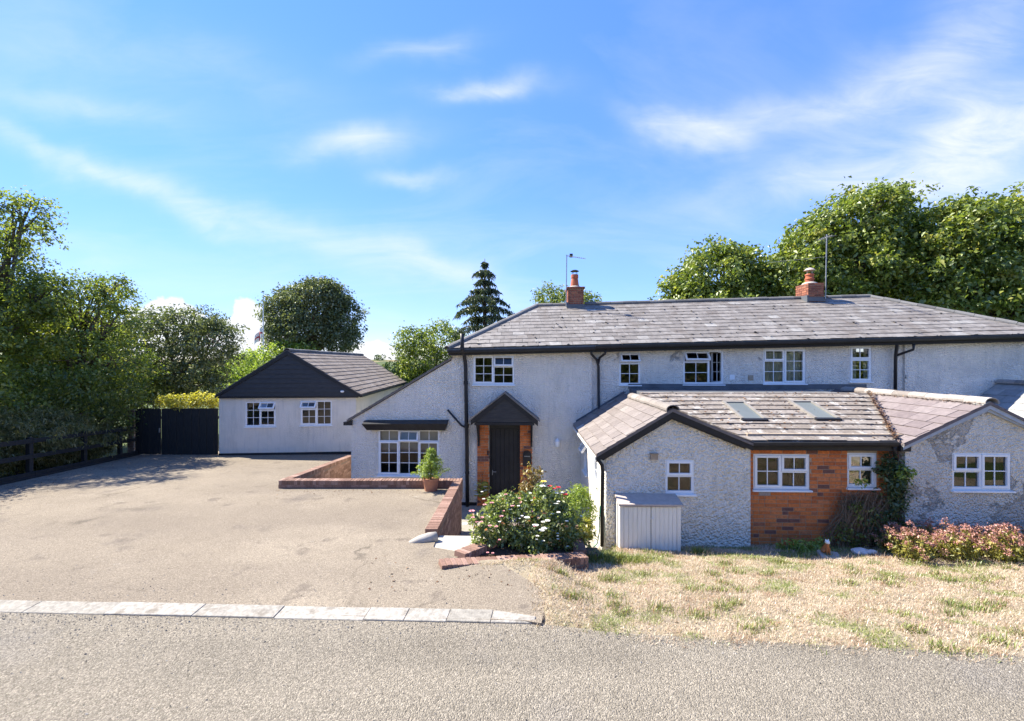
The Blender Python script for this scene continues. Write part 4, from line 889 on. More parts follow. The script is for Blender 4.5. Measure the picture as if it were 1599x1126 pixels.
# ------------------------------------------------------------------ outbuilding with a boarded black gable
VA = 16.48; gL = 9.7
gar = thing('outbuilding', 'low white rendered outbuilding with black weatherboarded gable and brown tiled roof', 'outbuilding', G.p(G.loc(448, 700, VA)[0], VA + 4, -1))
FA = Sub(G.p(0, VA, 0), G.U, -G.V)
gu = lambda px, v=VA: G.loc(px, CY, v)[0]
gzz = lambda px, py, v=VA: G.loc(px, py, v)[2]
ga, gb = gu(342), gu(556); gtop = gzz(448, 618); zb0 = -1.0
wa = rect(383, 627, 431, 666.5, VA, G); wb = rect(469, 625.5, 518, 664.5, VA, G)
wall(gar, 'wall', FA, [(ga, zb0), (gb, zb0), (gb, gtop), (ga, gtop)], [wa, wb], .24, M['smooth_render'])
MB().box(G, gb - .24, gb, VA + .242, VA + gL, zb0, gtop).build('wall', M['smooth_render'], gar)
MB().box(G, ga, ga + .24, VA + .242, VA + gL, zb0, gtop).build('wall', M['smooth_render'], gar)
MB().box(G, ga + .242, gb - .242, VA + gL - .24, VA + gL, zb0, gtop).build('wall', M['smooth_render'], gar)
MB().box(G, ga - .006, gb + .006, VA - .02, VA - .001, zb0, gzz(448, 706.5)).build('plinth', M['black'], gar)
MB().box(G, ga + .25, gb - .25, VA + 3, VA + 3.1, zb0, gtop).build('partition', M['room'], gar)
window(gar, at(FA, wa[0], wa[2]), wa[1] - wa[0], wa[3] - wa[2], [(0, .47, 0, 1, 2, 3, 'fixed'), (.47, 1, 0, .68, 2, 2, 'sash'), (.47, 1, .68, 1, 2, 1, 'vent_open')])
window(gar, at(FA, wb[0], wb[2]), wb[1] - wb[0], wb[3] - wb[2], [(0, .52, 0, .68, 2, 2, 'sash'), (0, .52, .68, 1, 2, 1, 'vent_open'), (.52, 1, 0, 1, 2, 3, 'fixed')])
VV = VA - .12; gap = G.loc(448, 547, VV); gel = G.loc(336, 621, VV); ger = G.loc(563, 613, VV); gel = (gel[0], VV, (gel[2] + ger[2]) / 2); ger = (ger[0], VV, gel[2])
ggl = MB().prism([G.p(gel[0] + .2, VA - .06, gtop - .0), G.p(ger[0] - .2, VA - .06, gtop), G.p(gap[0], VA - .06, gap[2] - .12)], G.V * .05).build('gable', M['blackwood'], gar)
zb = gtop - .05; 
while zb < gap[2] - .22:
    ha = lambda z, e: lerp(e[0], gap[0], min(1, max(0, (z + .10 - e[2]) / (gap[2] - e[2]))))
    p0, p1 = ha(zb, gel) + .02, ha(zb, ger) - .02; q0, q1 = ha(zb + .19, gel) + .02, ha(zb + .19, ger) - .02
    MB().prism([G.p(p0, VA - .09, zb), G.p(p1, VA - .09, zb), G.p(q1, VA - .066, zb + .19), G.p(q0, VA - .066, zb + .19)], G.V * -.02).build('weatherboard', M['blackwood'], ggl); zb += .178
for e in (gel, ger):
    MB().prism([G.p(e[0], VV - .02, e[2] - .10), G.p(gap[0], VV - .02, gap[2] - .17), G.p(gap[0], VV - .02, gap[2] - .012), G.p(e[0], VV - .02, e[2] - .012)], G.V * .03).build('bargeboard', M['black'], gar)
MB().box(G, gel[0] + .1, ger[0] - .1, VA - .115, VA - .003, gtop - .08, gtop - .0).build('beam', M['black'], gar)
gro = MB()
for (e, s) in ((gel, 1), (ger, -1)): gro.prism([G.p(e[0], VV, e[2] - .05), G.p(gap[0] - s * .0005, VV, gap[2] - .05), G.p(gap[0] - s * .0005, VV, gap[2]), G.p(e[0], VV, e[2])], G.V * (gL + .24))
gro = gro.build('roof', M['garagetile_s'], gar)
gY = G.p(gap[0], 0, gap[2]) - G.p(ger[0], 0, ger[2])
slates(gro, 'tile', G.p(ger[0], VV, ger[2]), G.V, gY, [(0, 0), (gL + .24, 0), (gL + .24, gY.length), (0, gY.length)], .26, .34, M['garagetile'], M['garagetile_s'], thick=.012, jit=.006)
gYl = G.p(gap[0], 0, gap[2]) - G.p(gel[0], 0, gel[2])
slates(gro, 'tile', G.p(gel[0], VV + gL + .24, gel[2]), -G.V, gYl, [(0, 0), (gL + .24, 0), (gL + .24, gYl.length), (0, gYl.length)], .26, .34, M['garagetile'], M['garagetile_s'], thick=.012, limit=0)
ridge_tiles(gro, G.p(gap[0], VV - .01, gap[2] + .02), G.p(gap[0], VV + gL + .25, gap[2] + .02), .12, .42, M['hipridge'])
MB().box(G, ger[0] - .04, ger[0] + .06, VV + .02, VV + gL, ger[2] - .10, ger[2] - .03).build('gutter', M['black'], gar)
fl_ = FA.p(gu(536), .12, gzz(536, 611)); MB().lathe(fl_, [(.03, -.04), (.07, -.02), (.07, .02), (.03, .04)], 10).build('security_light', M['upvc'], gar)

# ------------------------------------------------------------------ black gate and board fence closing the drive
YF = 15.95
def boards(t, x0, x1, y, z0, z1, n, back=True):
    w = (x1 - x0) / n
    for i in range(n):
        d = .012 if i % 2 else 0
        MB().box(W0, x0 + i * w + .003, x0 + (i + 1) * w - .003, y - .022 - d, y - d, z0 + random.uniform(0, .02), z1 + random.uniform(-.012, .012)).build('board', M['blackfence'], t)
    MB().box(W0, x0, x1, y + .001, y + .05, z0 + .3, z0 + .4).build('rail', M['blackfence'], t); MB().box(W0, x0, x1, y + .001, y + .05, z1 - .4, z1 - .3).build('rail', M['blackfence'], t)
X = lambda px, d: (px - CX) / FPX * d
Zp = lambda py, d: CZ - (py - CY) / FPX * d
gt = thing('garden_gate', 'narrow black boarded garden gate with a small metal latch', 'gate', (X(232, YF), YF, -.86))
boards(gt, X(212, YF), X(252, YF), YF, -.84, Zp(638, YF), 7)
MB().box(W0, X(250, YF), X(251.5, YF), YF - .07, YF - .035, Zp(675, YF), Zp(668, YF)).build('latch', M['steel'], gt)
bf = thing('board_fence', 'tall black vertical board fence beside the outbuilding', 'fence', (X(298, YF), YF, -.9))
boards(bf, X(253.5, YF), X(341.5, YF), YF - .02, -.93, Zp(637.5, YF), 15)
gpier = thing('brick_pier', 'tan brick pier beside the black garden gate', 'pier', (X(207, YF), YF, -.85))
MB().box(W0, X(201, YF), X(211, YF), YF - .05, YF + .2, -.9, Zp(640, YF)).build('core', M['mortar'], gpier)
P = Pieces(); bricks(P, Sub((X(201, YF), YF - .05, 0), (1, 0, 0), (0, -1, 0)), 0, X(211, YF) - X(201, YF), -.88, Zp(641, YF), proud=.006); P.build('brick', gpier, M['tan_brick'] if 'tan_brick' in M else M['wbrick'], M['wbrick_s'])

# post and rail fence along the hedge
prf = thing('rail_fence', 'dark three-rail post fence along the hedge', 'fence', (fence_x(10.8), 10.8, zdrive(10.8)))
fy = [5.2, 7.3, 9.3, 11.62, 13.5, 15.1]
for i, y in enumerate(fy):
    x, z = fence_x(y), zdrive(y); MB().box(W0, x - .06, x + .06, y - .05, y + .05, z - .3, z + 1.12).build('post', M['blackfence'], prf, bevel=.006)
fy2 = fy + [15.85]
for a, b in zip(fy2, fy2[1:]):
    for (h0, th) in ((.96, .12), (.53, .12)):
        pa, pb = Vector((fence_x(a) + .062, a, zdrive(a) + h0)), Vector((fence_x(b) + .062, b, zdrive(b) + h0)); o = Vector((.035, 0, 0)); u = Vector((0, 0, th)); e = (pb - pa).normalized() * .004
        MB().hexa([pa + e, pa + o + e, pb + o - e, pb - e, pa + u + e, pa + o + u + e, pb + o + u - e, pb + u - e]).build('rail', M['blackfence'], prf)
    pa, pb = Vector((fence_x(a) + .07, a, zdrive(a) - .05)), Vector((fence_x(b) + .07, b, zdrive(b) - .05)); o = Vector((.09, 0, 0)); u = Vector((0, 0, .21)); e = (pb - pa).normalized() * .004
    MB().hexa([pa + e, pa + o + e, pb + o - e, pb - e, pa + u + e, pa + o + u + e, pb + o + u - e, pb + u - e]).build('gravel_board', M['blackfence'], prf)
    u2 = Vector((0, 0, .09)); pa += o * 1.02; pb += o * 1.02; o2 = o * .8
    MB().hexa([pa + e, pa + o2 + e, pb + o2 - e, pb - e, pa + u2 + e, pa + o2 + u2 + e, pb + o2 + u2 - e, pb + u2 - e]).build('kickboard', M['blackfence'], prf)

# ------------------------------------------------------------------ brick retaining walls
def wall_leg(t, p0, p1, zt0, zt1, zb0, zb1, th, sides, P, C, cop=True):
    """straight wall from p0 to p1 (plan, left edge), thickness th to the right of the direction; tops and bottoms vary linearly"""
    p0, p1 = Vector((p0[0], p0[1], 0)), Vector((p1[0], p1[1], 0)); d = p1 - p0; L = d.length; U = d / L; N = Vector((U.y, -U.x, 0))   # N to the right
    i = .008; ch = .105
    q = lambda s, n, z: p0 + U * s + N * n + Vector((0, 0, z))
    MB().hexa([q(0, i, zb0), q(L, i, zb1), q(L, th - i, zb1), q(0, th - i, zb0), q(0, i, zt0 - ch + .01), q(L, i, zt1 - ch + .01), q(L, th - i, zt1 - ch + .01), q(0, th - i, zt0 - ch + .01)]).build('core', M['darkmortar'], t)
    MB().hexa([q(.01, .012, zt0 - ch), q(L - .01, .012, zt1 - ch), q(L - .01, th - .012, zt1 - ch), q(.01, th - .012, zt0 - ch), q(.01, .012, zt0 - .012), q(L - .01, .012, zt1 - .012), q(L - .01, th - .012, zt1 - .012), q(.01, th - .012, zt0 - .012)]).build('joint', M['darkmortar'], t)
    n = max(1, round(L / .077)); sl = Vector((0, 0, (zt1 - zt0) / L)); Us = (U + sl).normalized()
    for k in range(n):
        s = (k + .5) / n * L; z = lerp(zt0, zt1, s / L) - ch / 2 + random.uniform(-.003, .003)
        C.add(q(s, th / 2 + random.uniform(-.003, .003), z), Us, N, Us.cross(N), (round(L / n - .009, 3), th, ch))
    ztf = lambda a: lerp(zt0, zt1, a / L) - ch; zbf = lambda a: lerp(zb0, zb1, a / L) - .07; lo, hi = min(zb0, zb1), max(zt0, zt1) - ch
    if 'R' in sides: bricks(P, Sub(p0 + N * th, U, N), 0, L, lo, hi, ztop=ztf, zbot=zbf, proud=.0, dep=.03)
    if 'L' in sides:
        Sx = Sub(p0 + U * L, -U, -N); bricks(P, Sx, 0, L, lo, hi, ztop=lambda a: ztf(L - a), zbot=lambda a: zbf(L - a), proud=.0, dep=.03)
    if 'S' in sides: bricks(P, Sub(p0, N, -U), 0, th, zb0, zt0 - ch, proud=.0, dep=.03)
    if 'E' in sides: bricks(P, Sub(p1 + N * th, -N, U), 0, th, zb1, zt1 - ch, proud=.0, dep=.03)
rw = thing('retaining_wall', 'low brown brick wall with brick-on-edge coping around the sunk court', 'wall', (-1.4, 10.3, -1.4)); P, C = Pieces(), Pieces()
T0 = .21
def zc(y): return zdrive(y) + .20
wall_leg(rw, (-1.445, 6.9), (-1.445, 10.22), zdrive(6.9) + .10, zc(10.2), -.45, -1.45, T0, 'RSL', P, C)
wall_leg(rw, (-1.235, 10.26), (-5.76, 10.26), zc(10.26) - .005, zc(10.26) - .005, -.7, -.7, T0, 'L', P, C)
wall_leg(rw, (-5.78, 10.50), (-5.66, 15.6), zc(10.5), zc(15.6), -1.45, -1.45, T0, 'R', P, C)
C.build('coping_brick', rw, M['wbrick'], M['wbrick_s'], 300, .004); P.build('brick', rw, M['wbrick'], M['wbrick_s'], 300, .003)
pl = thing('planter', 'low triangular brown brick planter holding the rose bushes', 'planter', (.1, 6.6, -.6)); P, C = Pieces(), Pieces()
wall_leg(pl, (-1.02, 5.74), (1.1, 6.58), -.015, -.30, -.4, -.85, T0, 'RSE', P, C)
wall_leg(pl, (-.84, 6.02), (-.08, 7.15), -.03, -.20, -.6, -1.45, T0, 'L', P, C)
wall_leg(pl, (.99, 6.72), (1.05, 8.1), -.33, -.42, -.9, -1.45, T0, 'R', P, C)
C.build('coping_brick', pl, M['wbrick'], M['wbrick_s'], 300, .004); P.build('brick', pl, M['wbrick'], M['wbrick_s'], 300, .003)
MB().add([(-.72, 6.06, -.13), (.95, 6.70, -.38), (1.0, 8.05, -.46), (.0, 7.2, -.30), (-.5, 6.4, -.16)], [(0, 1, 2, 3, 4)]).build('soil', M['soil'], pl)
MB().box(W0, -.1, 1.0, 7.95, 8.12, -1.45, -.45).build('core', M['darkmortar'], pl)
# rounded concrete haunching at the head of the steps
hc = tag(MB().tube([(-1.62, 6.55, -.155), (-1.48, 6.60, -.14), (-1.33, 6.66, -.13), (-1.22, 6.72, -.13)], [.03, .075, .095, .085], 12).build('concrete_haunch', M['concrete'], smooth=True), 'smooth grey concrete lump at the end of the low brick wall', 'kerb')

# ------------------------------------------------------------------ painted cupboard against the gable
cup = thing('meter_cupboard', 'grey-white painted plank cupboard with two doors against the roughcast gable', 'cupboard', H.p(2.2, 7.95, -1))
VC = 7.86; FC = front(VC); c0, c1 = uu(968, VC), uu(1063, VC); cb, ctp = zz(1010, 870, VC), zz(1010, 789, VC); VCb = VG - .003
MB().box(H, c0, c0 + .03, VC, VCb, cb - .05, ctp).build('side', M['paintwood'], cup); MB().box(H, c1 - .03, c1, VC, VCb, cb - .05, ctp).build('side', M['paintwood'], cup)
MB().box(H, c0 + .031, c1 - .031, VC + .03, VCb, cb - .05, cb + .02).build('base', M['paintwood'], cup)
d0, dmid, d1 = c0 + .075, uu(1016.5, VC), c1 - .075
MB().box(FC, c0 - .001, d0 - .006, -.02, .004, cb, ctp - .02).box(FC, d1 + .006, c1 + .001, -.02, .004, cb, ctp - .02).build('stile', M['paintwood'], cup)
MB().box(FC, c0 + .032, c1 - .032, -.06, -.03, cb + .021, ctp - .02).build('backing', M['black'], cup)
for (a, b, k) in ((d0, dmid - .006, 6), (dmid + .006, d1, 6)):
    dd = MB().box(FC, a, b, -.029, -.012, cb + .02, ctp - .03).build('door', M['paintwood'], cup); w = (b - a) / k
    for i in range(k): MB().box(FC, a + i * w + .0015, a + (i + 1) * w - .0015, -.011, .006 + random.uniform(-.001, .001), cb + .015 + random.uniform(0, .012), ctp - .028).build('plank', M['paintwood'], dd, bevel=.002)
    for zq in (ctp - .16, cb + .14): MB().box(FC, a + (.0 if a < dmid - .1 else .12), a + (.12 if a < dmid - .1 else b - a), .007, .010, zq, zq + .02).build('hinge', M['paintwood'], dd)
MB().box(FC, dmid - .01, dmid + .06, .007, .022, ctp - .26, ctp - .24).build('turn_button', M['paintwood'], cup)
MB().hexa([H.p(c0 - .03, VC - .05, ctp - .005), H.p(c1 + .03, VC - .05, ctp - .005), H.p(c1 + .03, VCb, ctp + .075), H.p(c0 - .03, VCb, ctp + .075), H.p(c0 - .03, VC - .05, ctp + .03), H.p(c1 + .03, VC - .05, ctp + .03), H.p(c1 + .03, VCb, ctp + .11), H.p(c0 - .03, VCb, ctp + .11)]).build('lid', M['pinkfelt'], cup)

# ------------------------------------------------------------------ fittings on the front
lt = thing('wall_light', 'small white lantern on the roughcast wall right of the porch', 'lamp', FL.p(uu(870, VL), .02, zz(870, 692, VL)))
a, z = uu(870, VL), zz(870, 692, VL)
MB().box(FL, a - .045, a + .045, .001, .03, z - .02, z + .10).build('bracket', M['upvc'], lt)
MB().lathe(FL.p(a, .11, z - .09), [(.03, 0), (.06, .03), (.075, .16), (.08, .17), (.03, .22), (.01, .25)], 10).build('lantern', M['upvc'], lt)
MB().tube([FL.p(a, .03, z + .09), FL.p(a, .11, z + .16)], .01, 6).build('arm', M['upvc'], lt)
pb = thing('post_box', 'black round-topped post box on the brick pier', 'post box', FL.p(uu(823, VL), .06, zz(823, 718, VL)))
a0, a1 = uu(816.5, VL - .08), uu(829.5, VL - .08); z0, z1 = zz(823, 727, VL - .08), zz(823, 709, VL - .08); ac = (a0 + a1) / 2; rr = (a1 - a0) / 2
MB().prism([FL.p(a0, .05, z0), FL.p(a1, .05, z0)] + [FL.p(ac + rr * math.cos(t), .05, z1 + rr * .8 * math.sin(t)) for t in np.linspace(0, math.pi, 9)], FL.N * .11).build('body', M['post_black'] if 'post_black' in M else M['black'], pb)
MB().box(FL, a0 + .04, a1 - .04, .161, .168, z1 - .06, z1 - .035).build('slot', M['steel'], pb)
MB().box(FL, uu(761, VL), uu(763.5, VL), .05, .075, zz(762, 710, VL), zz(762, 703, VL)).build('bell_push', M['black'], cot)

def aerial(name, label, base, top, boom, boom_dir, els, extra=None):
    t = thing(name, label, 'aerial', base); MB().tube([base, top], .017, 6).build('mast', M['steel'], t)
    b0 = Vector(boom); bd = Vector(boom_dir); MB().tube([b0, b0 + bd], .011, 6).build('boom', M['steel'], t); e = MB(); perp = bd.cross(Vector((0, 0, 1))).normalized()
    for k in range(els): c = b0 + bd * ((k + .5) / els); l = lerp(.16, .09, k / els); e.tube([c - perp * l, c + perp * l], .005, 4)
    e.build('elements', M['steel'], t)
    if extra: extra(t)
    return t
m0, m1 = H.p(uu(884, 14.35), 14.35, 4.6), H.p(*H.loc(885, 398, 14.35))
aerial('tv_aerial', 'thin television aerial strapped to the chimney with the flat black cowl', m0, m1, m1 + Vector((0, 0, -.03)), H.p(*H.loc(914, 402.5, 14.0)) - m1, 9,
       lambda t: MB().box(W0, m1.x + .10, m1.x + .2, m1.y - .05, m1.y + .05, m1.z - .08, m1.z + .03).build('dipole_box', M['black'], t))
n0, n1 = H.p(uu(1289, 14.25), 14.25, 4.8), H.p(*H.loc(1291, 366, 14.25))
aerial('tv_aerial', 'tall television aerial beside the squat chimney with a wire stay', n0, n1, n1 + Vector((-.05, -.3, -.12)), (.1, .75, .05), 7,
       lambda t: MB().tube([n1 + Vector((0, 0, -.75)), n1 + Vector((-1.7, .4, -.85))], .006, 4).build('stay', M['steel'], t))

# flagpole with a red-cross flag behind the outbuilding
FD = 27.0; fpx = X(411, FD); fpz = zground(fpx, FD)
fp = thing('flagpole', 'white flagpole with a small red and white cross flag', 'flagpole', (fpx, FD, fpz))
MB().tube([(fpx, FD, fpz), (fpx, FD, Zp(474, FD))], [.05, .03], 8).build('pole', M['upvc'], fp)
fm = MB(); nx, nzv = 20, 12
for j in range(nzv + 1):
    for i in range(nx + 1):
        s, t = i / nx, j / nzv; fm.v.append(Vector((fpx - .03 - s * .48, FD - .10 * math.sin(s * 7 + t), Zp(513, FD) - t * .62 - s * s * .5 + .05 * math.sin(s * 9))))
for j in range(nzv):
    for i in range(nx): fm.f.append((j * (nx + 1) + i, j * (nx + 1) + i + 1, (j + 1) * (nx + 1) + i + 1, (j + 1) * (nx + 1) + i)); fm.m.append(1 if 8 <= i < 12 or 5 <= j < 7 else 0)
M['flag_red'] = simple('red_cloth', (.55, .04, .04), (.48, .03, .03), 5, .9)
fm.build('flag', [M['petal_white'], M['flag_red']], fp, smooth=True)

# ------------------------------------------------------------------ plants
def leaf_arrays(P, D, size, rnd, aspect=.6, spread=.8, droop=.25, upb=.35):
    """P points (n,3), D outward directions; folded two-triangle leaves"""
    n = len(P); P = np.asarray(P); nrm = D * .6 + np.array([0, 0, upb]) + rng.normal(0, spread, (n, 3)); nrm /= np.linalg.norm(nrm, axis=1, keepdims=True) + 1e-9
    t = np.cross(nrm, rng.normal(0, 1, (n, 3))); t /= np.linalg.norm(t, axis=1, keepdims=True) + 1e-9
    b = np.cross(nrm, t); L = (size * rng.uniform(.45, 1.5, n))[:, None]; Wd = L * aspect * .5
    tip = P + t * L - np.array([0, 0, 1]) * L * droop; mid = P + t * L * .45
    a = mid + b * Wd + nrm * Wd * .35; c = mid - b * Wd + nrm * Wd * .35
    V_ = np.stack([P, a, tip, c], 1).reshape(-1, 3); k = np.arange(n)[:, None] * 4
    F_ = np.concatenate([k + [0, 1, 2], k + [0, 2, 3]], 1).reshape(-1, 3); return V_, F_, np.repeat(rnd, 2)
def unit(n):
    d = rng.normal(0, 1, (n, 3)); return d / np.linalg.norm(d, axis=1, keepdims=True)
def crown_points(blobs, density, per, cr, lo=.55, hi=1.06, flat=.65):
    """clusters of leaves spread through the outer shells of the blobs"""
    PP, DD, RR = [], [], []; B = np.array(blobs, float)
    for bi, (cx, cy, cz, rx, ry, rz) in enumerate(B):
        ar = 4 * math.pi * ((rx * ry) ** 1.6 / 3 + (rx * rz) ** 1.6 / 3 + (ry * rz) ** 1.6 / 3) ** (1 / 1.6); n = int(ar * density) + 6
        d = unit(n); r = lo + (hi - lo) * rng.random(n) ** .55
        # lumpy outline
        lump = np.array([noise.noise(Vector((q[0] * 2.3 + bi * 7, q[1] * 2.3, q[2] * 2.3))) for q in d]); r = r * (1 + .30 * lump); sp_ = rng.random(n) < .07; r = np.where(sp_, r * rng.uniform(1.08, 1.28, n), r)
        c = np.array([cx, cy, cz]) + d * np.array([rx, ry, rz]) * r[:, None]
        keep = np.ones(n, bool)
        for bj, o in enumerate(B):
            if bj != bi: keep &= (((c - o[:3]) / o[3:]) ** 2).sum(1) > .34
        c, d = c[keep], d[keep]; m = len(c)
        if not m: continue
        k = np.maximum(3, rng.poisson(per, m)); idx = np.repeat(np.arange(m), k); tot = len(idx)
        csz = cr * rng.uniform(.6, 1.35, m)
        off = rng.normal(0, 1, (tot, 3)) * np.array([1, 1, flat]) * csz[idx][:, None] * .55
        PP.append(c[idx] + off); dd = d[idx] * .5 + off / (csz[idx][:, None] + 1e-6) * .5; DD.append(dd / (np.linalg.norm(dd, axis=1, keepdims=True) + 1e-9))
        RR.append(np.clip(.5 + rng.normal(0, .17, m)[idx] + rng.normal(0, .13, tot), 0, 1))
    return np.concatenate(PP), np.concatenate(DD), np.concatenate(RR)
def foliage(parent, name, m, P, D, Rn, size, **k):
    V_, F_, r = leaf_arrays(P, D, size, Rn, **k); o = stuff_mesh(name, m, parent, V_, F_, r, tuple(WORLD[parent.name]), kind=None, flat=False); return o
def limbs(parent, base, blobs, r0, name='trunk', split=.35, m=None, twigs=3):
    mb = MB(); base = Vector(base); top = Vector(max(blobs, key=lambda b: b[2])[:3]); fork = base.lerp(Vector((sum(b[0] for b in blobs) / len(blobs), sum(b[1] for b in blobs) / len(blobs), top.z)), split)
    mb.tube([base - Vector((0, 0, .2)), base.lerp(fork, .5) + Vector((random.uniform(-.1, .1), random.uniform(-.1, .1), 0)), fork], [r0 * 1.25, r0 * .9, r0 * .75], 9)
    for b in blobs:
        c = Vector(b[:3]); mid = fork.lerp(c, .5) + Vector((random.uniform(-.2, .2), random.uniform(-.2, .2), random.uniform(0, .3)))
        mb.tube([fork, mid, c], [r0 * .55, r0 * .38, r0 * .16], 7)
        for _ in range(twigs):
            d = Vector(unit(1)[0]); d.z = abs(d.z) * .7; e = c + Vector((d.x * b[3], d.y * b[4], d.z * b[5])) * .9
            mb.tube([mid.lerp(c, random.uniform(.2, 1)), c.lerp(e, .55) + Vector((0, 0, random.uniform(-.1, .15))), e], [r0 * .2, r0 * .12, r0 * .05], 5)
    return mb.build(name, m or M['bark'], parent, smooth=True)
def tree(name, label, base, blobs, mat, size, density, per, cr, r0, group=None, cat='tree', leafname='crown', split=.35, twigs=3, **k):
    t = thing(name, label, cat, base, group); limbs(t, base, blobs, r0, split=split, twigs=twigs)
    P_, D_2, R_ = crown_points(blobs, density, per, cr, **{q: k.pop(q) for q in ('lo', 'hi', 'flat') if q in k})
    foliage(t, leafname, mat, P_, D_2, R_, size, **k); return t
def pblob(px, py, d, rx, rz, ry=None):            # photo measurement of a clump at distance d: half width and half height in pixels
    return (X(px, d), d, Zp(py, d), rx / FPX * d, (ry if ry is not None else rx) / FPX * d, rz / FPX * d)
def gbase(px, d): x = X(px, d); return (x, d, zground(x, d))

# -- trees over the left hedge
d = 14.5
tree('tall_hedge_tree', 'tall thin-crowned hedge tree with yellowish top above the rail fence', (X(-30, d), d, -.8),
     [pblob(10, 350, d, 50, 44), pblob(40, 330, d, 30, 26), pblob(-45, 380, d, 60, 60), pblob(5, 420, d, 55, 40), pblob(70, 465, d, 40, 36), pblob(-60, 480, d, 70, 60), pblob(10, 500, d, 60, 46)],
     M['leaf_mixed'], .10, 6.5, 28, .26, .16, 'trees of the left hedge', twigs=7)
d = 15.6
tree('hedge_tree', 'broad leafy hedge tree with bare twig tips leaning toward the outbuilding', (X(120, d), d, -.85),
     [pblob(125, 470, d, 62, 42), pblob(90, 520, d, 70, 55), pblob(165, 510, d, 40, 48), pblob(140, 565, d, 62, 48), pblob(60, 590, d, 70, 55), pblob(185, 575, d, 36, 45), pblob(20, 545, d, 60, 60), pblob(175, 450, d, 26, 18)],
     M['leaf_fresh_mid'] if 'leaf_fresh_mid' in M else M['leaf_bright'], .10, 7.5, 26, .27, .18, 'trees of the left hedge', twigs=8)
d = 13.6
tree('hedge_shrub', 'dense dark green shrub hanging over the fence near the black gate', (X(130, 15.2), 15.2, -.9),
     [pblob(150, 610, 15.0, 55, 36), pblob(90, 640, 14.6, 60, 34), pblob(190, 635, 15.6, 26, 34), pblob(30, 625, 13.6, 60, 50), pblob(170, 660, 15.4, 32, 24)],
     M['leaf_mixed'], .085, 12, 22, .24, .09, 'shrubs behind the rail fence', cat='shrub')
for (px, py, dd, rx, rz, lab) in ((30, 680, 12.6, 90, 38, 'low spreading olive conifer behind the rails where the fence runs toward the road'), (135, 690, 14.3, 72, 30, 'low spreading olive conifer behind the rails close to the black gate'), (-110, 690, 10.6, 110, 60, 'low spreading olive conifer at the roadside end of the rail fence')):
    b = pblob(px, py, dd, rx, rz); b = (min(b[0], fence_x(dd) - b[3] * .5 - .35), b[1], max(b[2], zdrive(dd) + .45), b[3] * .8, b[4] * .9, b[5])
    blobs = [b, (b[0] - .6, b[1] + .6, b[2] - .1, b[3] * .8, b[4] * .8, b[5] * 1.1), (b[0] + .15, b[1] - .9, b[2] - .25, b[3] * .6, b[4] * .8, b[5] * .7)]
    t = thing('spreading_conifer', lab, 'shrub', (b[0], b[1], zdrive(dd) - .2)); limbs(t, (b[0], b[1], zdrive(dd) - .1), blobs, .05)
    P_, D_2, R_ = crown_points(blobs, 34, 26, .20, flat=.4); foliage(t, 'foliage', M['leaf_olive'], P_, D_2, R_, .085, aspect=.28, droop=.5, spread=.5)
d = 17.0
tree('hedge_shrub', 'deep green shrub filling the hedge behind the twiggy leaning tree', (X(60, d), d, -.9), [pblob(40, 600, 17.5, 90, 60), pblob(130, 600, 17.5, 80, 60), pblob(-60, 580, 17, 100, 80), pblob(100, 540, 18, 70, 50), pblob(190, 610, 18.5, 50, 46), pblob(10, 500, 18, 80, 60)], M['leaf_mixed'], .13, 9, 22, .34, .12, 'shrubs behind the rail fence', cat='shrub')
d = 10.8
tree('roadside_hedge_tree', 'leafy hedge tree standing at the roadside end of the rail fence', (-16.2, 9.6, -.5),
     [(-16.0, 9.8, 3.0, 1.6, 1.8, 1.7), (-16.6, 8.2, 2.2, 1.6, 1.6, 1.9), (-15.6, 11.2, 1.8, 1.3, 1.5, 1.5), (-16.5, 9.6, 5.0, 1.4, 1.5, 1.5), (-17.5, 12.0, 3.6, 1.8, 1.8, 2.0)],
     M['leaf_mixed'], .11, 8, 20, .32, .16, 'trees of the left hedge')
# grey-green tree beyond the gate
d = 21.0
tree('garden_tree', 'grey-green spreading tree growing beyond the black gate', gbase(270, d),
     [pblob(260, 520, d, 62, 36), pblob(320, 535, d, 48, 38), pblob(225, 555, d, 50, 50), pblob(285, 570, d, 66, 38), pblob(345, 528, d, 24, 24), pblob(240, 600, d, 64, 30), pblob(305, 602, d, 40, 22), pblob(300, 502, d, 40, 20)],
     M['leaf_grey'], .13, 5.2, 26, .30, .17, twigs=8)
# golden climber over the fence
d = 16.25
gl = thing('golden_climber', 'bright golden-leaved climber spilling over the black board fence', 'climber', (X(300, d), d, -.9))
blobs = [pblob(262, 626, d, 18, 9, 8), pblob(290, 627, d, 22, 9, 10), pblob(318, 624, d, 20, 11, 10), pblob(337, 627, d, 13, 9, 8), pblob(277, 634, 15.98, 10, 7, 3)]
limbs(gl, (X(300, d), d, -.85), blobs, .03); P_, D_2, R_ = crown_points(blobs, 55, 10, .12); foliage(gl, 'foliage', M['leaf_gold'], P_, D_2, R_, .10, aspect=.42)
tr = thing('trellis', 'small weathered trellis above the black gate', 'trellis', (X(228, 16.1), 16.1, -.9)); tm = MB()
for px in (214, 222, 231, 240, 249): tm.box(W0, X(px, 16.1) - .012, X(px, 16.1) + .012, 16.09, 16.11, -.9, Zp(626, 16.1))
tm.box(W0, X(212, 16.1), X(251, 16.1), 16.111, 16.125, Zp(628, 16.1), Zp(626.5, 16.1)); tm.build('lattice', M['bark'], tr)
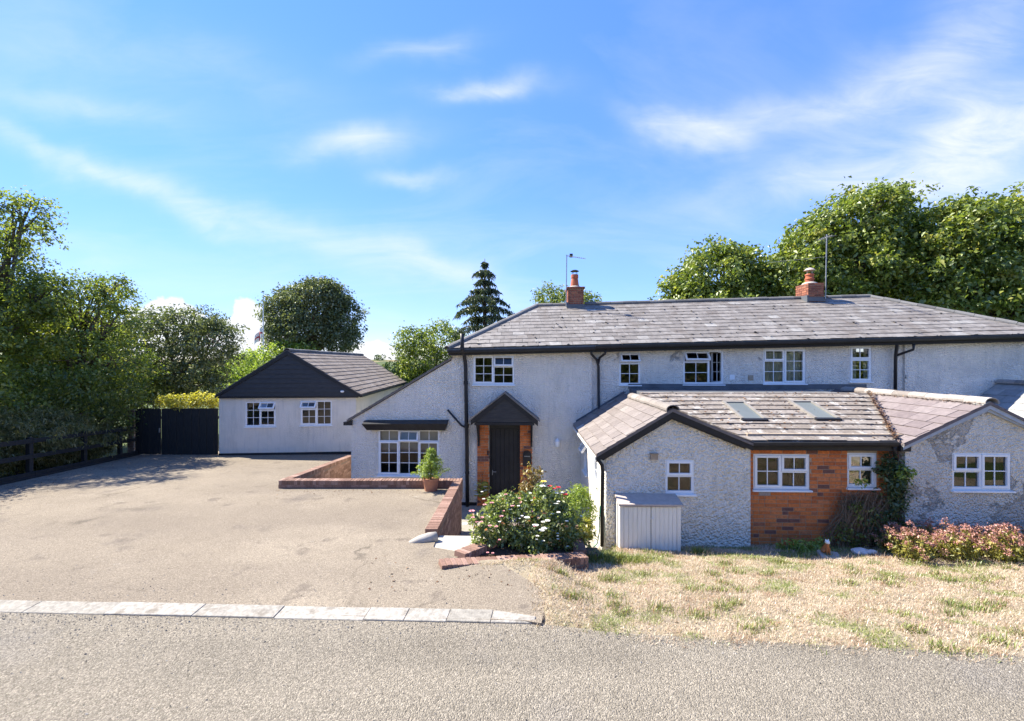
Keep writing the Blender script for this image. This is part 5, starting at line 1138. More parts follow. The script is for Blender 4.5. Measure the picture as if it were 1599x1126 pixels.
# shrubs around the outbuilding
d = 27.5
tree('light_green_shrub', 'light green shrub showing over the left slope of the outbuilding', gbase(420, d), [pblob(396, 572, d, 40, 24), pblob(450, 552, d, 30, 18), pblob(375, 582, d, 34, 24), pblob(480, 552, d, 20, 12), pblob(430, 575, d, 60, 30)], M['leaf_fresh'], .16, 5, 16, .34, .1, cat='shrub')
d = 29.0
tree('round_tree', 'dense round-headed dark green tree rising behind the outbuilding', gbase(492, d),
     [pblob(492, 480, d, 40, 42), pblob(438, 490, d, 26, 36), pblob(536, 498, d, 26, 38), pblob(497, 456, d, 30, 20), pblob(450, 526, d, 30, 24), pblob(530, 528, d, 28, 20), pblob(485, 512, d, 44, 30), pblob(460, 470, d, 26, 22), pblob(520, 470, d, 24, 26)],
     M['leaf_grey'], .17, 7.5, 26, .42, .28, split=.5, hi=1.02, lo=.6)
d = 27.5
tree('garden_bush', 'leafy light green bush between the outbuilding and the cottage', gbase(668, d),
     [pblob(690, 535, d, 38, 30), pblob(643, 535, d, 26, 22), pblob(665, 565, d, 44, 28), pblob(700, 560, d, 30, 40), pblob(640, 590, d, 40, 24), pblob(690, 600, d, 44, 30)],
     M['leaf_bright'], .16, 6, 20, .38, .14, 'shrubs behind the cottage', cat='shrub')
d = 27.0
tree('garden_bush', 'low yellow-green bush just over the wing roof', gbase(625, d), [pblob(640, 606, d, 26, 14), pblob(652, 600, d, 22, 16), pblob(665, 612, d, 30, 16)], M['leaf_fresh'], .15, 7, 16, .30, .05, 'shrubs behind the cottage', cat='shrub')
d = 30.0
tree('back_tree', 'green tree showing over the ridge behind the chimney with the flat cowl', gbase(880, d), [pblob(860, 465, d, 26, 18), pblob(915, 470, d, 20, 14), pblob(885, 480, d, 40, 20), pblob(880, 510, d, 40, 30)], M['leaf_bright'], .16, 6, 18, .36, .18)
# conifer with drooping tiers
def conifer(label, px, ptop, dd, hw, pbot):
    x = X(px, dd); zt_, zb_ = Zp(ptop, dd), Zp(pbot, dd); zg = zground(x, dd); t = thing('conifer_tree', label, 'tree', (x, dd, zg)); Hh = zt_ - zb_
    tk = MB().tube([(x, dd, zg - .2), (x, dd, lerp(zb_, zt_, .5)), (x, dd, zt_)], [.2, .10, .015], 8); P_, D_2 = [], []
    n = 9
    for lv in range(n):
        f = lv / (n - 1); z = lerp(zb_, zt_ - .25, f ** .92); rad = max(.2, hw / FPX * dd * min(1, (1 - f) * 1.9) ** .85) * random.choice((.6, .85, 1.1))
        for b in range(8 if f < .7 else 6):
            th = 2 * math.pi * (b + random.random() * .8) / 7 + lv * .9; r = rad * random.uniform(.45, 1.15); pts = []
            for s in np.linspace(0, 1, 7): pts.append(np.array([x + math.cos(th) * r * s, dd + math.sin(th) * r * s, z + r * (.20 * s - .42 * s ** 2.4)]))
            tk.tube(pts, [.03 * (1 - s) + .006 for s in np.linspace(0, 1, 7)], 5)
            side = np.array([-math.sin(th), math.cos(th), 0])
            for s in np.linspace(.12, 1, int(8 + r * 16)):
                i = min(5, int(s * 6)); p = pts[i] + (pts[i + 1] - pts[i]) * (s * 6 - i); w = .26 * r * (1.1 - s) + .05
                for q in range(7): P_.append(p + side * random.uniform(-w, w) + np.array([0, 0, -random.random() * .09 - .01])); D_2.append([math.cos(th), math.sin(th), -.3])
    tk.build('trunk', M['bark'], t, smooth=True); P_ = np.array(P_); foliage(t, 'foliage', M['leaf_conifer'], P_, np.array(D_2), np.clip(rng.normal(.5, .22, len(P_)), 0, 1), .17, aspect=.3, droop=.55, spread=.45)
conifer('dark conifer with drooping tiers pointed above the hip of the roof', 757, 404, 23.0, 58, 530)
# maples behind the right half of the roof
d = 24.0
tree('maple_tree', 'rounded bright green maple, the smallest of those behind the roof', gbase(1120, d), [pblob(1120, 435, d, 62, 46), pblob(1075, 460, d, 40, 34), pblob(1170, 445, d, 40, 42), pblob(1130, 410, d, 36, 26), pblob(1110, 490, d, 80, 40), pblob(1180, 485, d, 50, 40)], M['leaf_bright'], .20, 4.6, 30, .42, .25, 'maples behind the roof')
d = 22.5
tree('maple_tree', 'tall maple rising behind the squat chimney and its aerial', gbase(1320, d), [pblob(1345, 345, d, 58, 48), pblob(1275, 385, d, 52, 42), pblob(1400, 380, d, 46, 56), pblob(1240, 425, d, 44, 44), pblob(1320, 420, d, 70, 54), pblob(1390, 440, d, 56, 50), pblob(1300, 350, d, 32, 26), pblob(1375, 315, d, 34, 24), pblob(1260, 460, d, 60, 44)], M['leaf_bright'], .20, 4.4, 30, .42, .32, 'maples behind the roof', twigs=5)
d = 20.5
tree('maple_tree', 'broad maple over the right hip of the roof', gbase(1540, d), [pblob(1500, 365, d, 56, 50), pblob(1575, 360, d, 50, 52), pblob(1460, 415, d, 44, 54), pblob(1540, 425, d, 66, 54), pblob(1490, 455, d, 60, 44), pblob(1600, 440, d, 56, 64), pblob(1650, 370, d, 60, 60), pblob(1570, 480, d, 60, 44), pblob(1680, 450, d, 70, 70), pblob(1500, 330, d, 24, 18)], M['leaf_bright'], .19, 4.8, 30, .40, .3, 'maples behind the roof', twigs=5)
d = 32
tree('maple_tree', 'far maple filling the gap behind the other maples', gbase(1420, d), [pblob(1420, 400, d, 90, 60), pblob(1340, 430, d, 90, 60), pblob(1500, 420, d, 90, 70), pblob(1230, 450, d, 80, 40)], M['leaf_mixed'], .3, 2.2, 16, .7, .35, 'maples behind the roof')
# far woodland on the hills: one mass
wp, wd, wr = [], [], []
for i in range(420):
    y = random.uniform(130, 640); x = random.uniform(-1.05, .4) * y; sz = random.uniform(3, 6); z = zground(x, y)
    if noise.noise(Vector((x * .012, y * .012, 5))) < .06: continue
    dv = unit(60); wp.append(np.array([x, y, z + sz * .7]) + dv * np.array([sz, sz, sz * .8])); wd.append(dv); wr.append(np.clip(rng.normal(.4, .2, 60), 0, 1))
V_, F_, r_ = leaf_arrays(np.concatenate(wp), np.concatenate(wd), 3.2, np.concatenate(wr)); tag(stuff_mesh('far_woodland', M['leaf_dark'], None, V_, F_, r_), 'dark belts of woodland on the far hillside', 'woodland')

# -- roses in the planter
def petals(P, c, r, n=9):
    c = Vector(c)
    for ring, (m, rr, tilt) in enumerate(((6, 1.0, .35), (5, .68, .8), (3, .35, 1.2))):
        for k in range(m):
            th = 2 * math.pi * (k + .5 * ring) / m + random.random() * .3; o = Vector((math.cos(th), math.sin(th), 0)); s = Vector((-o.y, o.x, 0)); up = Vector((-.15, -.8, .55)).normalized()
            b = c + up * (.1 * r * ring); e = b + (o * math.cos(tilt) + up * math.sin(tilt)) * r * rr; w = s * r * rr * .55; md = b.lerp(e, .6) + up * r * .06
            P.add([b, md + w, e + w * .4, e - w * .4, md - w], [(0, 1, 2, 3, 4)])
    return P
def bush(name, label, base, blobs, mat, size, dens, per, cr, r0=.012, flowers=(), cat='shrub', group=None, **k):
    t = thing(name, label, cat, base, group); limbs(t, base, blobs, r0, 'stems', split=.25, twigs=5, m=M['stem'])
    P_, D_2, R_ = crown_points(blobs, dens, per, cr, lo=.35, hi=1.15); foliage(t, 'foliage', mat, P_, D_2, R_, size, **k)
    for (px, py, dd, rad, m) in flowers:
        q = Vector((X(px, dd), dd, Zp(py, dd))); nb_ = min(blobs, key=lambda b: (Vector(b[:3]) - q).length); c_ = Vector(nb_[:3])
        MB().tube([q + Vector((0, .01, -.01)), q.lerp(c_, .4) - Vector((0, 0, .04)), c_ - Vector((0, 0, .1))], [.004, .004, .005], 5).build('flower_stem', M['stem'], t)
    flowers = list(flowers) + [(random.uniform(blobs[q % len(blobs)][0] - .2, blobs[q % len(blobs)][0] + .2) / blobs[q % len(blobs)][1] * FPX + CX, CY + (CZ - blobs[q % len(blobs)][2] + random.uniform(-.22, .22)) / blobs[q % len(blobs)][1] * FPX, blobs[q % len(blobs)][1] - random.uniform(.2, .36), random.uniform(.018, .032), random.choice(('petal_pink', 'petal_white') if name != 'rose_bush' or 'pink' in label else ('petal_white',))) for q in range(22 if flowers else 0)]
    for (px, py, dd, rad, m) in flowers: petals(MB(), (X(px, dd), dd, Zp(py, dd)), rad).build('flower', M[m], t)
    return t
M['stem'] = simple('green_stem', (.10, .12, .04), (.10, .06, .03), 12, .8)
bush('rose_bush', 'large rose bush in the planter with pink fading blooms and dark leaves', (-.25, 6.62, -.2), [pblob(765, 830, 6.6, 24, 22, 22), pblob(800, 815, 6.8, 32, 38, 30), pblob(778, 803, 6.9, 24, 18), pblob(798, 788, 7.0, 22, 16), pblob(755, 842, 6.45, 14, 12), pblob(825, 838, 6.7, 26, 20), pblob(770, 783, 6.8, 5, 10), pblob(742, 806, 6.5, 6, 9), pblob(818, 778, 6.9, 6, 12)], M['leaf_rose'], .06, 120, 9, .085,
     flowers=[(752, 808, 6.45, .045, 'petal_pink'), (737, 798, 6.5, .05, 'petal_pink'), (726, 818, 6.4, .045, 'petal_white'), (768, 785, 6.6, .035, 'petal_pink'), (783, 806, 6.4, .035, 'petal_pink'), (757, 788, 6.6, .035, 'petal_pink'), (775, 822, 6.35, .03, 'petal_pink'), (800, 790, 6.5, .03, 'petal_pink'), (745, 815, 6.4, .035, 'petal_pink'), (790, 772, 6.7, .03, 'petal_pink'), (823, 808, 6.4, .045, 'petal_white'), (838, 820, 6.35, .035, 'petal_white')])
bush('rose_bush', 'white-flowered rose bush at the right end of the planter', (.55, 6.95, -.3), [pblob(855, 800, 7.0, 28, 30, 26), pblob(875, 825, 6.9, 24, 28, 22), pblob(845, 828, 6.75, 26, 26, 20), pblob(860, 782, 7.1, 22, 16), pblob(885, 840, 6.9, 16, 18), pblob(835, 850, 6.6, 20, 10), pblob(846, 764, 7.0, 5, 9), pblob(878, 784, 7.0, 7, 9), pblob(898, 815, 7.0, 7, 12)], M['leaf_rose'], .058, 120, 9, .085,
     flowers=[(850, 825, 6.45, .05, 'petal_white'), (846, 828, 6.4, .05, 'petal_white'), (855, 813, 6.5, .045, 'petal_white'), (848, 815, 6.5, .035, 'petal_white'), (835, 820, 6.4, .04, 'petal_white'), (848, 759, 6.9, .06, 'petal_white'), (849, 752, 6.95, .055, 'petal_yellow'), (858, 759, 6.9, .045, 'petal_red'), (865, 763, 6.9, .04, 'petal_red'), (872, 761, 6.95, .045, 'petal_red'), (882, 772, 6.9, .05, 'petal_red'), (869, 770, 6.85, .035, 'petal_white'), (872, 800, 6.7, .035, 'petal_white')])
bush('bronze_rose', 'tall rose shoots with bronze young leaves in front of the right brick pier', (.15, 7.2, -.35), [pblob(828, 752, 7.6, 9, 22, 9), pblob(838, 742, 7.6, 8, 12), pblob(822, 775, 7.5, 12, 16)], M['leaf_bronze'], .06, 120, 7, .08)
fc = thing('feathery_conifer', 'soft green feathery conifer shrub at the corner of the side wall', 'shrub', (.98, 8.5, -1.45)); blobs = [pblob(905, 800, 8.6, 24, 30, 20), pblob(903, 775, 8.6, 13, 18), pblob(905, 830, 8.4, 20, 18)]
limbs(fc, (.98, 8.5, -1.45), blobs, .02); P_, D_2, R_ = crown_points(blobs, 110, 14, .09); foliage(fc, 'foliage', M['leaf_fresh'], P_, D_2, R_, .07, aspect=.25, droop=.2)
bush('yellowing_shrub', 'small yellowing leafy shrub beside the brown pot', (1.2, 7.7, -.9), [pblob(905, 842, 7.2, 10, 14, 10), pblob(916, 825, 7.3, 8, 18, 8)], M['leaf_sedum'], .08, 90, 6, .09)
# potted spruce on the drive
PD = 10.05; ps = thing('potted_spruce', 'small bright green spruce in a terracotta pot by the low brick wall', 'potted plant', (X(673, PD), PD, zdrive(PD)))
px_, pz_ = X(673, PD), zdrive(PD); k_ = 1.0
MB().lathe((px_, PD, pz_), [(.14, 0), (.145, .01), (.185, .24), (.20, .245), (.205, .31), (.185, .315), (.175, .27)], 22).build('pot', M['pot'], ps, smooth=False)
tk = MB().tube([(px_, PD, pz_ + .2), (px_, PD, pz_ + 1.02)], [.02, .006], 7); P_, D_2 = [], []
for lv in range(8):
    f = lv / 7; z = pz_ + .34 + f * .62; rad = lerp(.43, .08, f ** .9)
    for b in range(6):
        th = 2 * math.pi * (b + random.random() * .6) / 6 + lv; r = rad * random.uniform(.75, 1.15); e = np.array([px_ + math.cos(th) * r, PD + math.sin(th) * r, z + r * .25]); a_ = np.array([px_, PD, z]); tk.tube([a_, e], [.008, .003], 5); sd_ = np.array([-math.sin(th), math.cos(th), 0])
        for s in np.linspace(.15, 1, int(6 + r * 34)):
            for q in range(6): P_.append(a_ + (e - a_) * s + sd_ * random.uniform(-1, 1) * .06 * (1.2 - s) + np.array([0, 0, random.uniform(-.015, .02)])); D_2.append([math.cos(th), math.sin(th), .3])
tk.build('trunk', M['bark'], ps); foliage(ps, 'foliage', M['leaf_fresh'], np.array(P_), np.array(D_2), np.clip(rng.normal(.6, .2, len(P_)), 0, 1), .06, aspect=.22, droop=.15, spread=.5)
# hanging basket on the left pier
hb = thing('hanging_basket', 'small hanging basket of yellow flowers on the left brick pier', 'flower basket', FL.p(uu(755, VL), .2, zz(755, 775, VL)))
hc_ = FL.p(uu(753, VL - .2), .18, zz(753, 765, VL - .2)); MB().lathe(hc_ + Vector((0, 0, -.12)), [(.02, 0), (.09, .03), (.12, .10), (.12, .12)], 14).build('bowl', M['bark'], hb)
MB().tube([hc_ + Vector((0, .17, .42)), hc_ + Vector((0, 0, .42)), hc_ + Vector((0, 0, .1))], .006, 5).build('hook', M['black'], hb)
P_, D_2, R_ = crown_points([(hc_.x, hc_.y, hc_.z + .02, .19, .13, .23)], 150, 8, .05); foliage(hb, 'foliage', M['leaf_fresh'], P_, D_2, R_, .045)
for i in range(34): q = hc_ + Vector((random.uniform(-.19, .19), random.uniform(-.26, -.18), random.uniform(-.1, .24))); petals(MB(), q, random.uniform(.045, .065)).build('flower', M['petal_yellow' if random.random() < .6 else 'petal_white'], hb)
# brown plant tub by the side wall
tub = thing('plant_tub', 'brown square plant tub at the right end of the planter', 'pot', (1.32, 6.95, -.75)); MB().hexa([(1.26, 6.85, -.95), (1.42, 6.85, -.95), (1.42, 7.05, -.95), (1.26, 7.05, -.95), (1.24, 6.83, -.46), (1.45, 6.83, -.46), (1.45, 7.08, -.46), (1.24, 7.08, -.46)]).build('tub', M['bark'], tub)

# -- climber on the brick kitchen wall: dead stems and dark leaf
iv = thing('wall_climber', 'half-dead twiggy climber with dark green leaves in the brick corner', 'climber', H.p(uu(1380, VB - .1), VB - .15, -.95)); tw = MB()
for i in range(230):
    a = random.random(); x0 = lerp(uu(1296, 8.1), uu(1400, 8.1), random.random() ** .8); top = lerp(zz(1300, 800, 8.15), zz(1300, 768, 8.15), random.random()); x1 = lerp(uu(1320, 8.1), uu(1395, 8.1), random.random()); n0 = random.uniform(.03, .28)
    w_ = lambda: random.gauss(0, .07); pts = [H.p(x0 - .05, VB - n0 - .03, -.95), H.p(lerp(x0, x1, .1) - .06 + w_(), VB - n0, lerp(-.95, top, .35)), H.p(lerp(x0, x1, .3) + w_(), VB - n0 - .04, lerp(-.95, top, .75)), H.p(lerp(x0, x1, .6) + w_(), VB - n0 * .8, top), H.p(x1 + w_(), VB - n0 * .6, top - random.uniform(0, .3)), H.p(x1 + .1 + w_(), VB - n0 - .03, top - random.uniform(.3, .7))]
    tw.tube(pts, [.006, .0055, .005, .004, .003, .002], 4, cap=False)
tw.build('stems', M['drystem'] if 'drystem' in M else M['bark'], iv)
blobs = [H.loc(1390, 735, 8.2) + (.22, .12, .3), H.loc(1395, 780, 8.2) + (.24, .14, .42), H.loc(1375, 820, 8.15) + (.34, .14, .3), H.loc(1406, 750, 8.12) + (.16, .1, .28), H.loc(1330, 840, 8.1) + (.4, .14, .16), H.loc(1385, 845, 8.1) + (.36, .14, .2)]
wbl = [tuple(H.p(*b[:3])) + b[3:] for b in blobs]; P_, D_2, R_ = crown_points(wbl[:4], 110, 9, .08, lo=.3); foliage(iv, 'foliage', M['leaf_dark'], P_, D_2, R_, .06)
wbl += [tuple(H.p(*H.loc(1345, 800, 8.12))) + (.3, .1, .26), tuple(H.p(*H.loc(1318, 830, 8.1))) + (.22, .1, .2)]
P_, D_2, R_ = crown_points(wbl[4:], 60, 6, .09, lo=.3); foliage(iv, 'foliage', M['leaf_mixed'], P_, D_2, R_, .05)
P_, D_2, R_ = crown_points([tuple(H.p(*H.loc(1412, 740, 8.05))) + (.14, .08, .14), tuple(H.p(*H.loc(1345, 755, 8.1))) + (.08, .05, .07)], 150, 6, .06); foliage(iv, 'young_leaves', M['leaf_fresh'], P_, D_2, R_, .055)
def ground_plant(name, label, px, py, dd, blobs_px, mat, size, dens=100, per=8, cr=.07, group=None, **k):
    bl = [pblob(a, b, dd + q, c, e, min(c, e) * 1.2) for (a, b, c, e, q) in blobs_px]; x = X(px, dd); base = (x, dd, zverge(x, min(dd, 8.6)))
    t = thing(name, label, 'plant', base, group); limbs(t, base, bl, .008, 'stems', .2, M['stem'], 4); P_, D_2, R_ = crown_points(bl, dens, per, cr, lo=.3); foliage(t, 'foliage', mat, P_, D_2, R_, size, **k); return t
ground_plant('leafy_plant', 'low bright green leafy plant at the foot of the brick wall', 1250, 868, 7.75, [(1250, 857, 30, 13, 0), (1225, 862, 18, 10, .1), (1278, 858, 18, 12, -.05), (1265, 868, 22, 8, -.25)], M['leaf_fresh'], .05)
ground_plant('leafy_plant', 'fresh green weed clump beside the cat figure', 1280, 870, 7.6, [(1272, 868, 16, 9, 0), (1300, 866, 12, 8, .1), (1285, 850, 8, 9, .2)], M['leaf_fresh'], .045)
ground_plant('leafy_plant', 'yellow-green leafy plant at the left foot of the peeling gable', 1435, 830, 8.0, [(1430, 830, 26, 14, 0), (1455, 838, 18, 10, 0)], M['leaf_sedum'], .055)
ground_plant('fern', 'dark green fern growing at the foot of the peeling gable', 1562, 835, 8.0, [(1564, 826, 18, 12, 0), (1550, 838, 16, 8, 0)], M['leaf_mixed'], .07, aspect=.25)
# -- sedum bed: each clump its own plant
sed = [(1398, 868, 7.5, 26), (1440, 862, 7.6, 28), (1425, 885, 7.1, 32), (1475, 872, 7.3, 30), (1512, 862, 7.5, 28), (1500, 890, 7.0, 30), (1545, 880, 7.2, 30), (1585, 868, 7.4, 28), (1575, 895, 6.9, 32), (1620, 880, 7.1, 34), (1650, 860, 7.4, 32)]
for i, (px, py, dd, hw) in enumerate(sed):
    x = X(px, dd); zg = zverge(x, dd); t = thing('sedum_clump', 'pink-headed sedum clump in the bed before the peeling gable', 'plant', (x, dd, zg), 'sedum clumps in the bed'); st = MB(); LP, LD, HP_, HD = [], [], [], []; w = hw / FPX * dd
    for s in range(36):
        a, rr = random.random() * 6.28, w * random.random() ** .6; bx, by = x + math.cos(a) * rr * .6, dd + math.sin(a) * rr * .5; hgt = random.uniform(.26, .64) * (1.05 - .35 * rr / w); tx, ty = x + math.cos(a) * rr * 1.15, dd + math.sin(a) * rr
        z0 = zverge(bx, by); st.tube([(bx, by, z0 - .02), (tx, ty, z0 + hgt)], [.005, .003], 4, cap=False)
        for q in range(20): f = random.uniform(.1, .95); LP.append([lerp(bx, tx, f) + random.uniform(-.02, .02), lerp(by, ty, f) + random.uniform(-.02, .02), z0 + hgt * f]); LD.append([math.cos(a + q), math.sin(a + q), .2])
        for q in range(28): HP_.append([tx + random.gauss(0, .024), ty + random.gauss(0, .024), z0 + hgt + random.gauss(0, .02)]); HD.append([0, 0, 1])
    st.build('stems', M['stem'], t); foliage(t, 'foliage', M['leaf_sedum'], np.array(LP), np.array(LD), np.clip(rng.normal(.5, .22, len(LP)), 0, 1), .055, aspect=.5); foliage(t, 'flower_heads', M['sedum_head'], np.array(HP_), np.array(HD), np.clip(rng.normal(.5, .25, len(HP_)), 0, 1), .026, aspect=.8)['kind'] = 'stuff'

# -- dry verge grass: uncountable blades
def blades(name, n, region, hmin, hmax, colf, lean=.6, wid=.004, dens=None):
    PX, PY = [], []
    while len(PX) < n:
        x, y = region()
        if (keep_verge(x, y) or (verge_sd(x, y) > -.09 and random.random() < .25 and not (x < 1.22 and y > planter_front(x) - .015))) and y < 8.6 and (dens is None or random.random() < dens(x, y)): PX.append(x); PY.append(y)
    PX, PY = np.array(PX), np.array(PY); Z = np.array([max(zverge(a, b), (0.004 if b < 4.6 else zdrive(b)) if verge_sd(a, b) < .02 else -9) for a, b in zip(PX, PY)]) - .004; h = rng.uniform(hmin, hmax, n); th = rng.uniform(0, 2 * math.pi, n); ln = rng.uniform(.1, 1, n) ** .7 * lean * 1.6
    base = np.stack([PX, PY, Z], 1); o = np.stack([np.cos(th), np.sin(th), np.zeros(n)], 1); s = np.stack([-np.sin(th), np.cos(th), np.zeros(n)], 1) * (wid * rng.uniform(.6, 1.5, n))[:, None]
    mid = base + o * (h * np.sin(ln) * .45)[:, None] + np.array([0, 0, 1]) * (h * np.cos(ln * .7) * .6)[:, None]; tip = base + o * (h * np.sin(ln))[:, None] + np.array([0, 0, 1]) * (h * np.cos(ln))[:, None]
    V_ = np.stack([base - s, base + s, mid + s * .8, mid - s * .8, tip], 1).reshape(-1, 3); k = np.arange(n)[:, None] * 5
    F_ = np.concatenate([k + [0, 1, 2], k + [0, 2, 3], k + [3, 2, 4]], 1).reshape(-1, 3); return tag(stuff_mesh(name, M['grass'], None, V_, F_, np.repeat(colf(PX, PY), 3)), None, None, None, 'stuff')
def gcol(PX, PY):
    g = np.array([noise.noise(Vector((x * 1.5, y * 1.9, 2))) + .45 * noise.noise(Vector((x * 5, y * 5, 4))) for x, y in zip(PX, PY)]); sh = (PY > 6.7).astype(float) * .22
    gr = (g + sh + rng.normal(0, .12, len(PX))) > .30; br = np.array([noise.noise(Vector((x * 2.6, y * 3.1, 12))) for x, y in zip(PX, PY)]) + rng.normal(0, .15, len(PX)) > .28; return np.where(gr, rng.uniform(.05, .47, len(PX)), np.where(br, rng.uniform(.5, .72, len(PX)), rng.uniform(.66, 1, len(PX))))
o = blades('dry_grass', 170000, lambda: (random.uniform(-.9, 9.6), random.uniform(3.0, 8.3)), .02, .06, gcol, .85, .0023); tag(o, 'straw-dry grass with green patches on the roadside verge', 'grass')
# coarser weed and grass clumps standing out of the dry sward
cl_ = [(random.uniform(.5, 9), random.uniform(3.9, 7.6)) for _ in range(85)]; cl_ = [c for c in cl_ if verge_sd(*c) > .05]
def clump_pt(): c = random.choice(cl_); return random.gauss(c[0], .075), random.gauss(c[1], .05)
o = blades('verge_weeds', 9000, clump_pt, .04, .11, lambda a, b: np.where(rng.random(len(a)) < .75, rng.uniform(.02, .4, len(a)), rng.uniform(.5, .9, len(a))), .6, .0035); tag(o, 'green weed and grass clumps standing out of the dry verge', 'grass')
o = blades('dry_stalks', 5000, lambda: (random.uniform(.2, 9.6), random.uniform(3.4, 8.2)), .07, .16, lambda a, b: rng.uniform(.55, 1, len(a)), .9, .0016); tag(o, 'long bleached grass stalks over the dry verge', 'grass')
def tuft(px, py, dd, w, n, h, label):
    cx_ = X(px, dd); pts = []
    o = blades('grass_tuft', n, lambda: (random.gauss(cx_, w), random.gauss(dd, w * .6)), h * .5, h, lambda a, b: rng.uniform(.1, .5, len(a)), .45, .005); o['kind'] = 'stuff'; tag(o, label, 'grass')
tuft(938, 880, 6.95, .17, 1700, .20, 'bright green grass tuft between planter and painted cupboard'); tuft(975, 884, 6.9, .22, 900, .12, 'green grass fringe in front of the painted cupboard'); tuft(1090, 872, 7.55, .06, 160, .17, 'small grass tuft at the foot of the roughcast gable')
for (px, py) in ((882, 880), (876, 875)): pass
# yellow verge flowers and litter
fw = MB()
for i in range(150):
    x, y = random.uniform(1.5, 8), random.uniform(4.6, 7.6)
    if noise.noise(Vector((x * .9, y * .9, 9))) > -.05: z = zverge(x, y) + random.uniform(.05, .09); r = random.uniform(.007, .012); fw.add([(x - r, y, z), (x, y - r, z + r), (x + r, y, z), (x, y + r, z - r * .2)], [(0, 1, 2, 3)])
tag(fw.build('verge_flowers', M['petal_yellow']), 'tiny yellow flowers scattered through the verge', 'flowers', kind='stuff')

# litter: dead leaves on drive edges, roofs and valley; moss on slates
def litter(name, pts, nrm, size, parent, label=None, flat=.4):
    n = len(pts); V_, F_, r = leaf_arrays(np.array(pts), np.tile(np.array(nrm, float), (n, 1)), size, rng.random(n), aspect=.8, spread=flat, droop=.0, upb=1.2); o = stuff_mesh(name, M['debris'], parent, V_, F_, r, tuple(WORLD[parent.name]) if parent else (0, 0, 0))
    if label: tag(o, label, 'leaf litter')
    return o
pts = []
for i in range(1700):
    k = random.random()
    if k < .35: y = random.uniform(7, 15.8); x = fence_x(y) + .3 + random.expovariate(1.6)
    elif k < .6: x = random.uniform(-14.3, -6); y = 15.8 - random.expovariate(1.6) + (.5 if x > -11 else 0)
    elif k < .75: x = random.uniform(-5.7, -1.5); y = 10.2 - random.expovariate(5)
    elif k < .80: x = random.uniform(-2, .3); y = random.uniform(4.8, 6)
    else: y = random.uniform(6, 15); x = fence_x(y) + random.uniform(.3, 2)
    if y < 4.95 or x < fence_x(max(y, 5)) + .25 or (x > -1.5 and y > 5.6) or (x > -5.8 and y > 10.1): continue
    pts.append((x, y, zdrive(y) + .006))
litter('leaf_litter', pts, (0, 0, 1), .028, None, 'dead leaves blown along the edges of the drive')
pts = []
for i in range(420):
    t = random.random(); s = random.random(); q = (lerp(lerp(ur, ua_, t), lerp(ukr, ukt, t), s), t ** .7 * Lk); p = kp(q, .04); pts.append(tuple(p))
for i in range(420): t = random.random(); p = kp((lerp(ukr, ukt, t) + random.gauss(.01, .03), t * Lk), .05 + random.random() * .03); pts.append(tuple(p))
litter('roof_litter', pts, (0, -.3, 1), .045, kr2)
pts = []
for i in range(500): s = random.random(); p = H.p(nap[0] - .12 + random.gauss(0, .03), lerp(VR - .1, VNB + .3, s), nap[2] - .04 + random.random() * .02); pts.append(tuple(p))
litter('roof_litter', pts, (-.3, 0, 1), .03, nro)
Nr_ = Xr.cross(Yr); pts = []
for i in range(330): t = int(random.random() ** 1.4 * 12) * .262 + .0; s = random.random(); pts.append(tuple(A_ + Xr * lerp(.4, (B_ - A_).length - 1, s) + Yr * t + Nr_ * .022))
o = litter('moss', [p for p in pts if clip([p2(A_, Xr, Yr, Vector(p))], [p2(A_, Xr, Yr, q) for q in (A_, B_, R1, R0)])], tuple(Nr_), .075, roof); o.data.materials[0] = M['black']

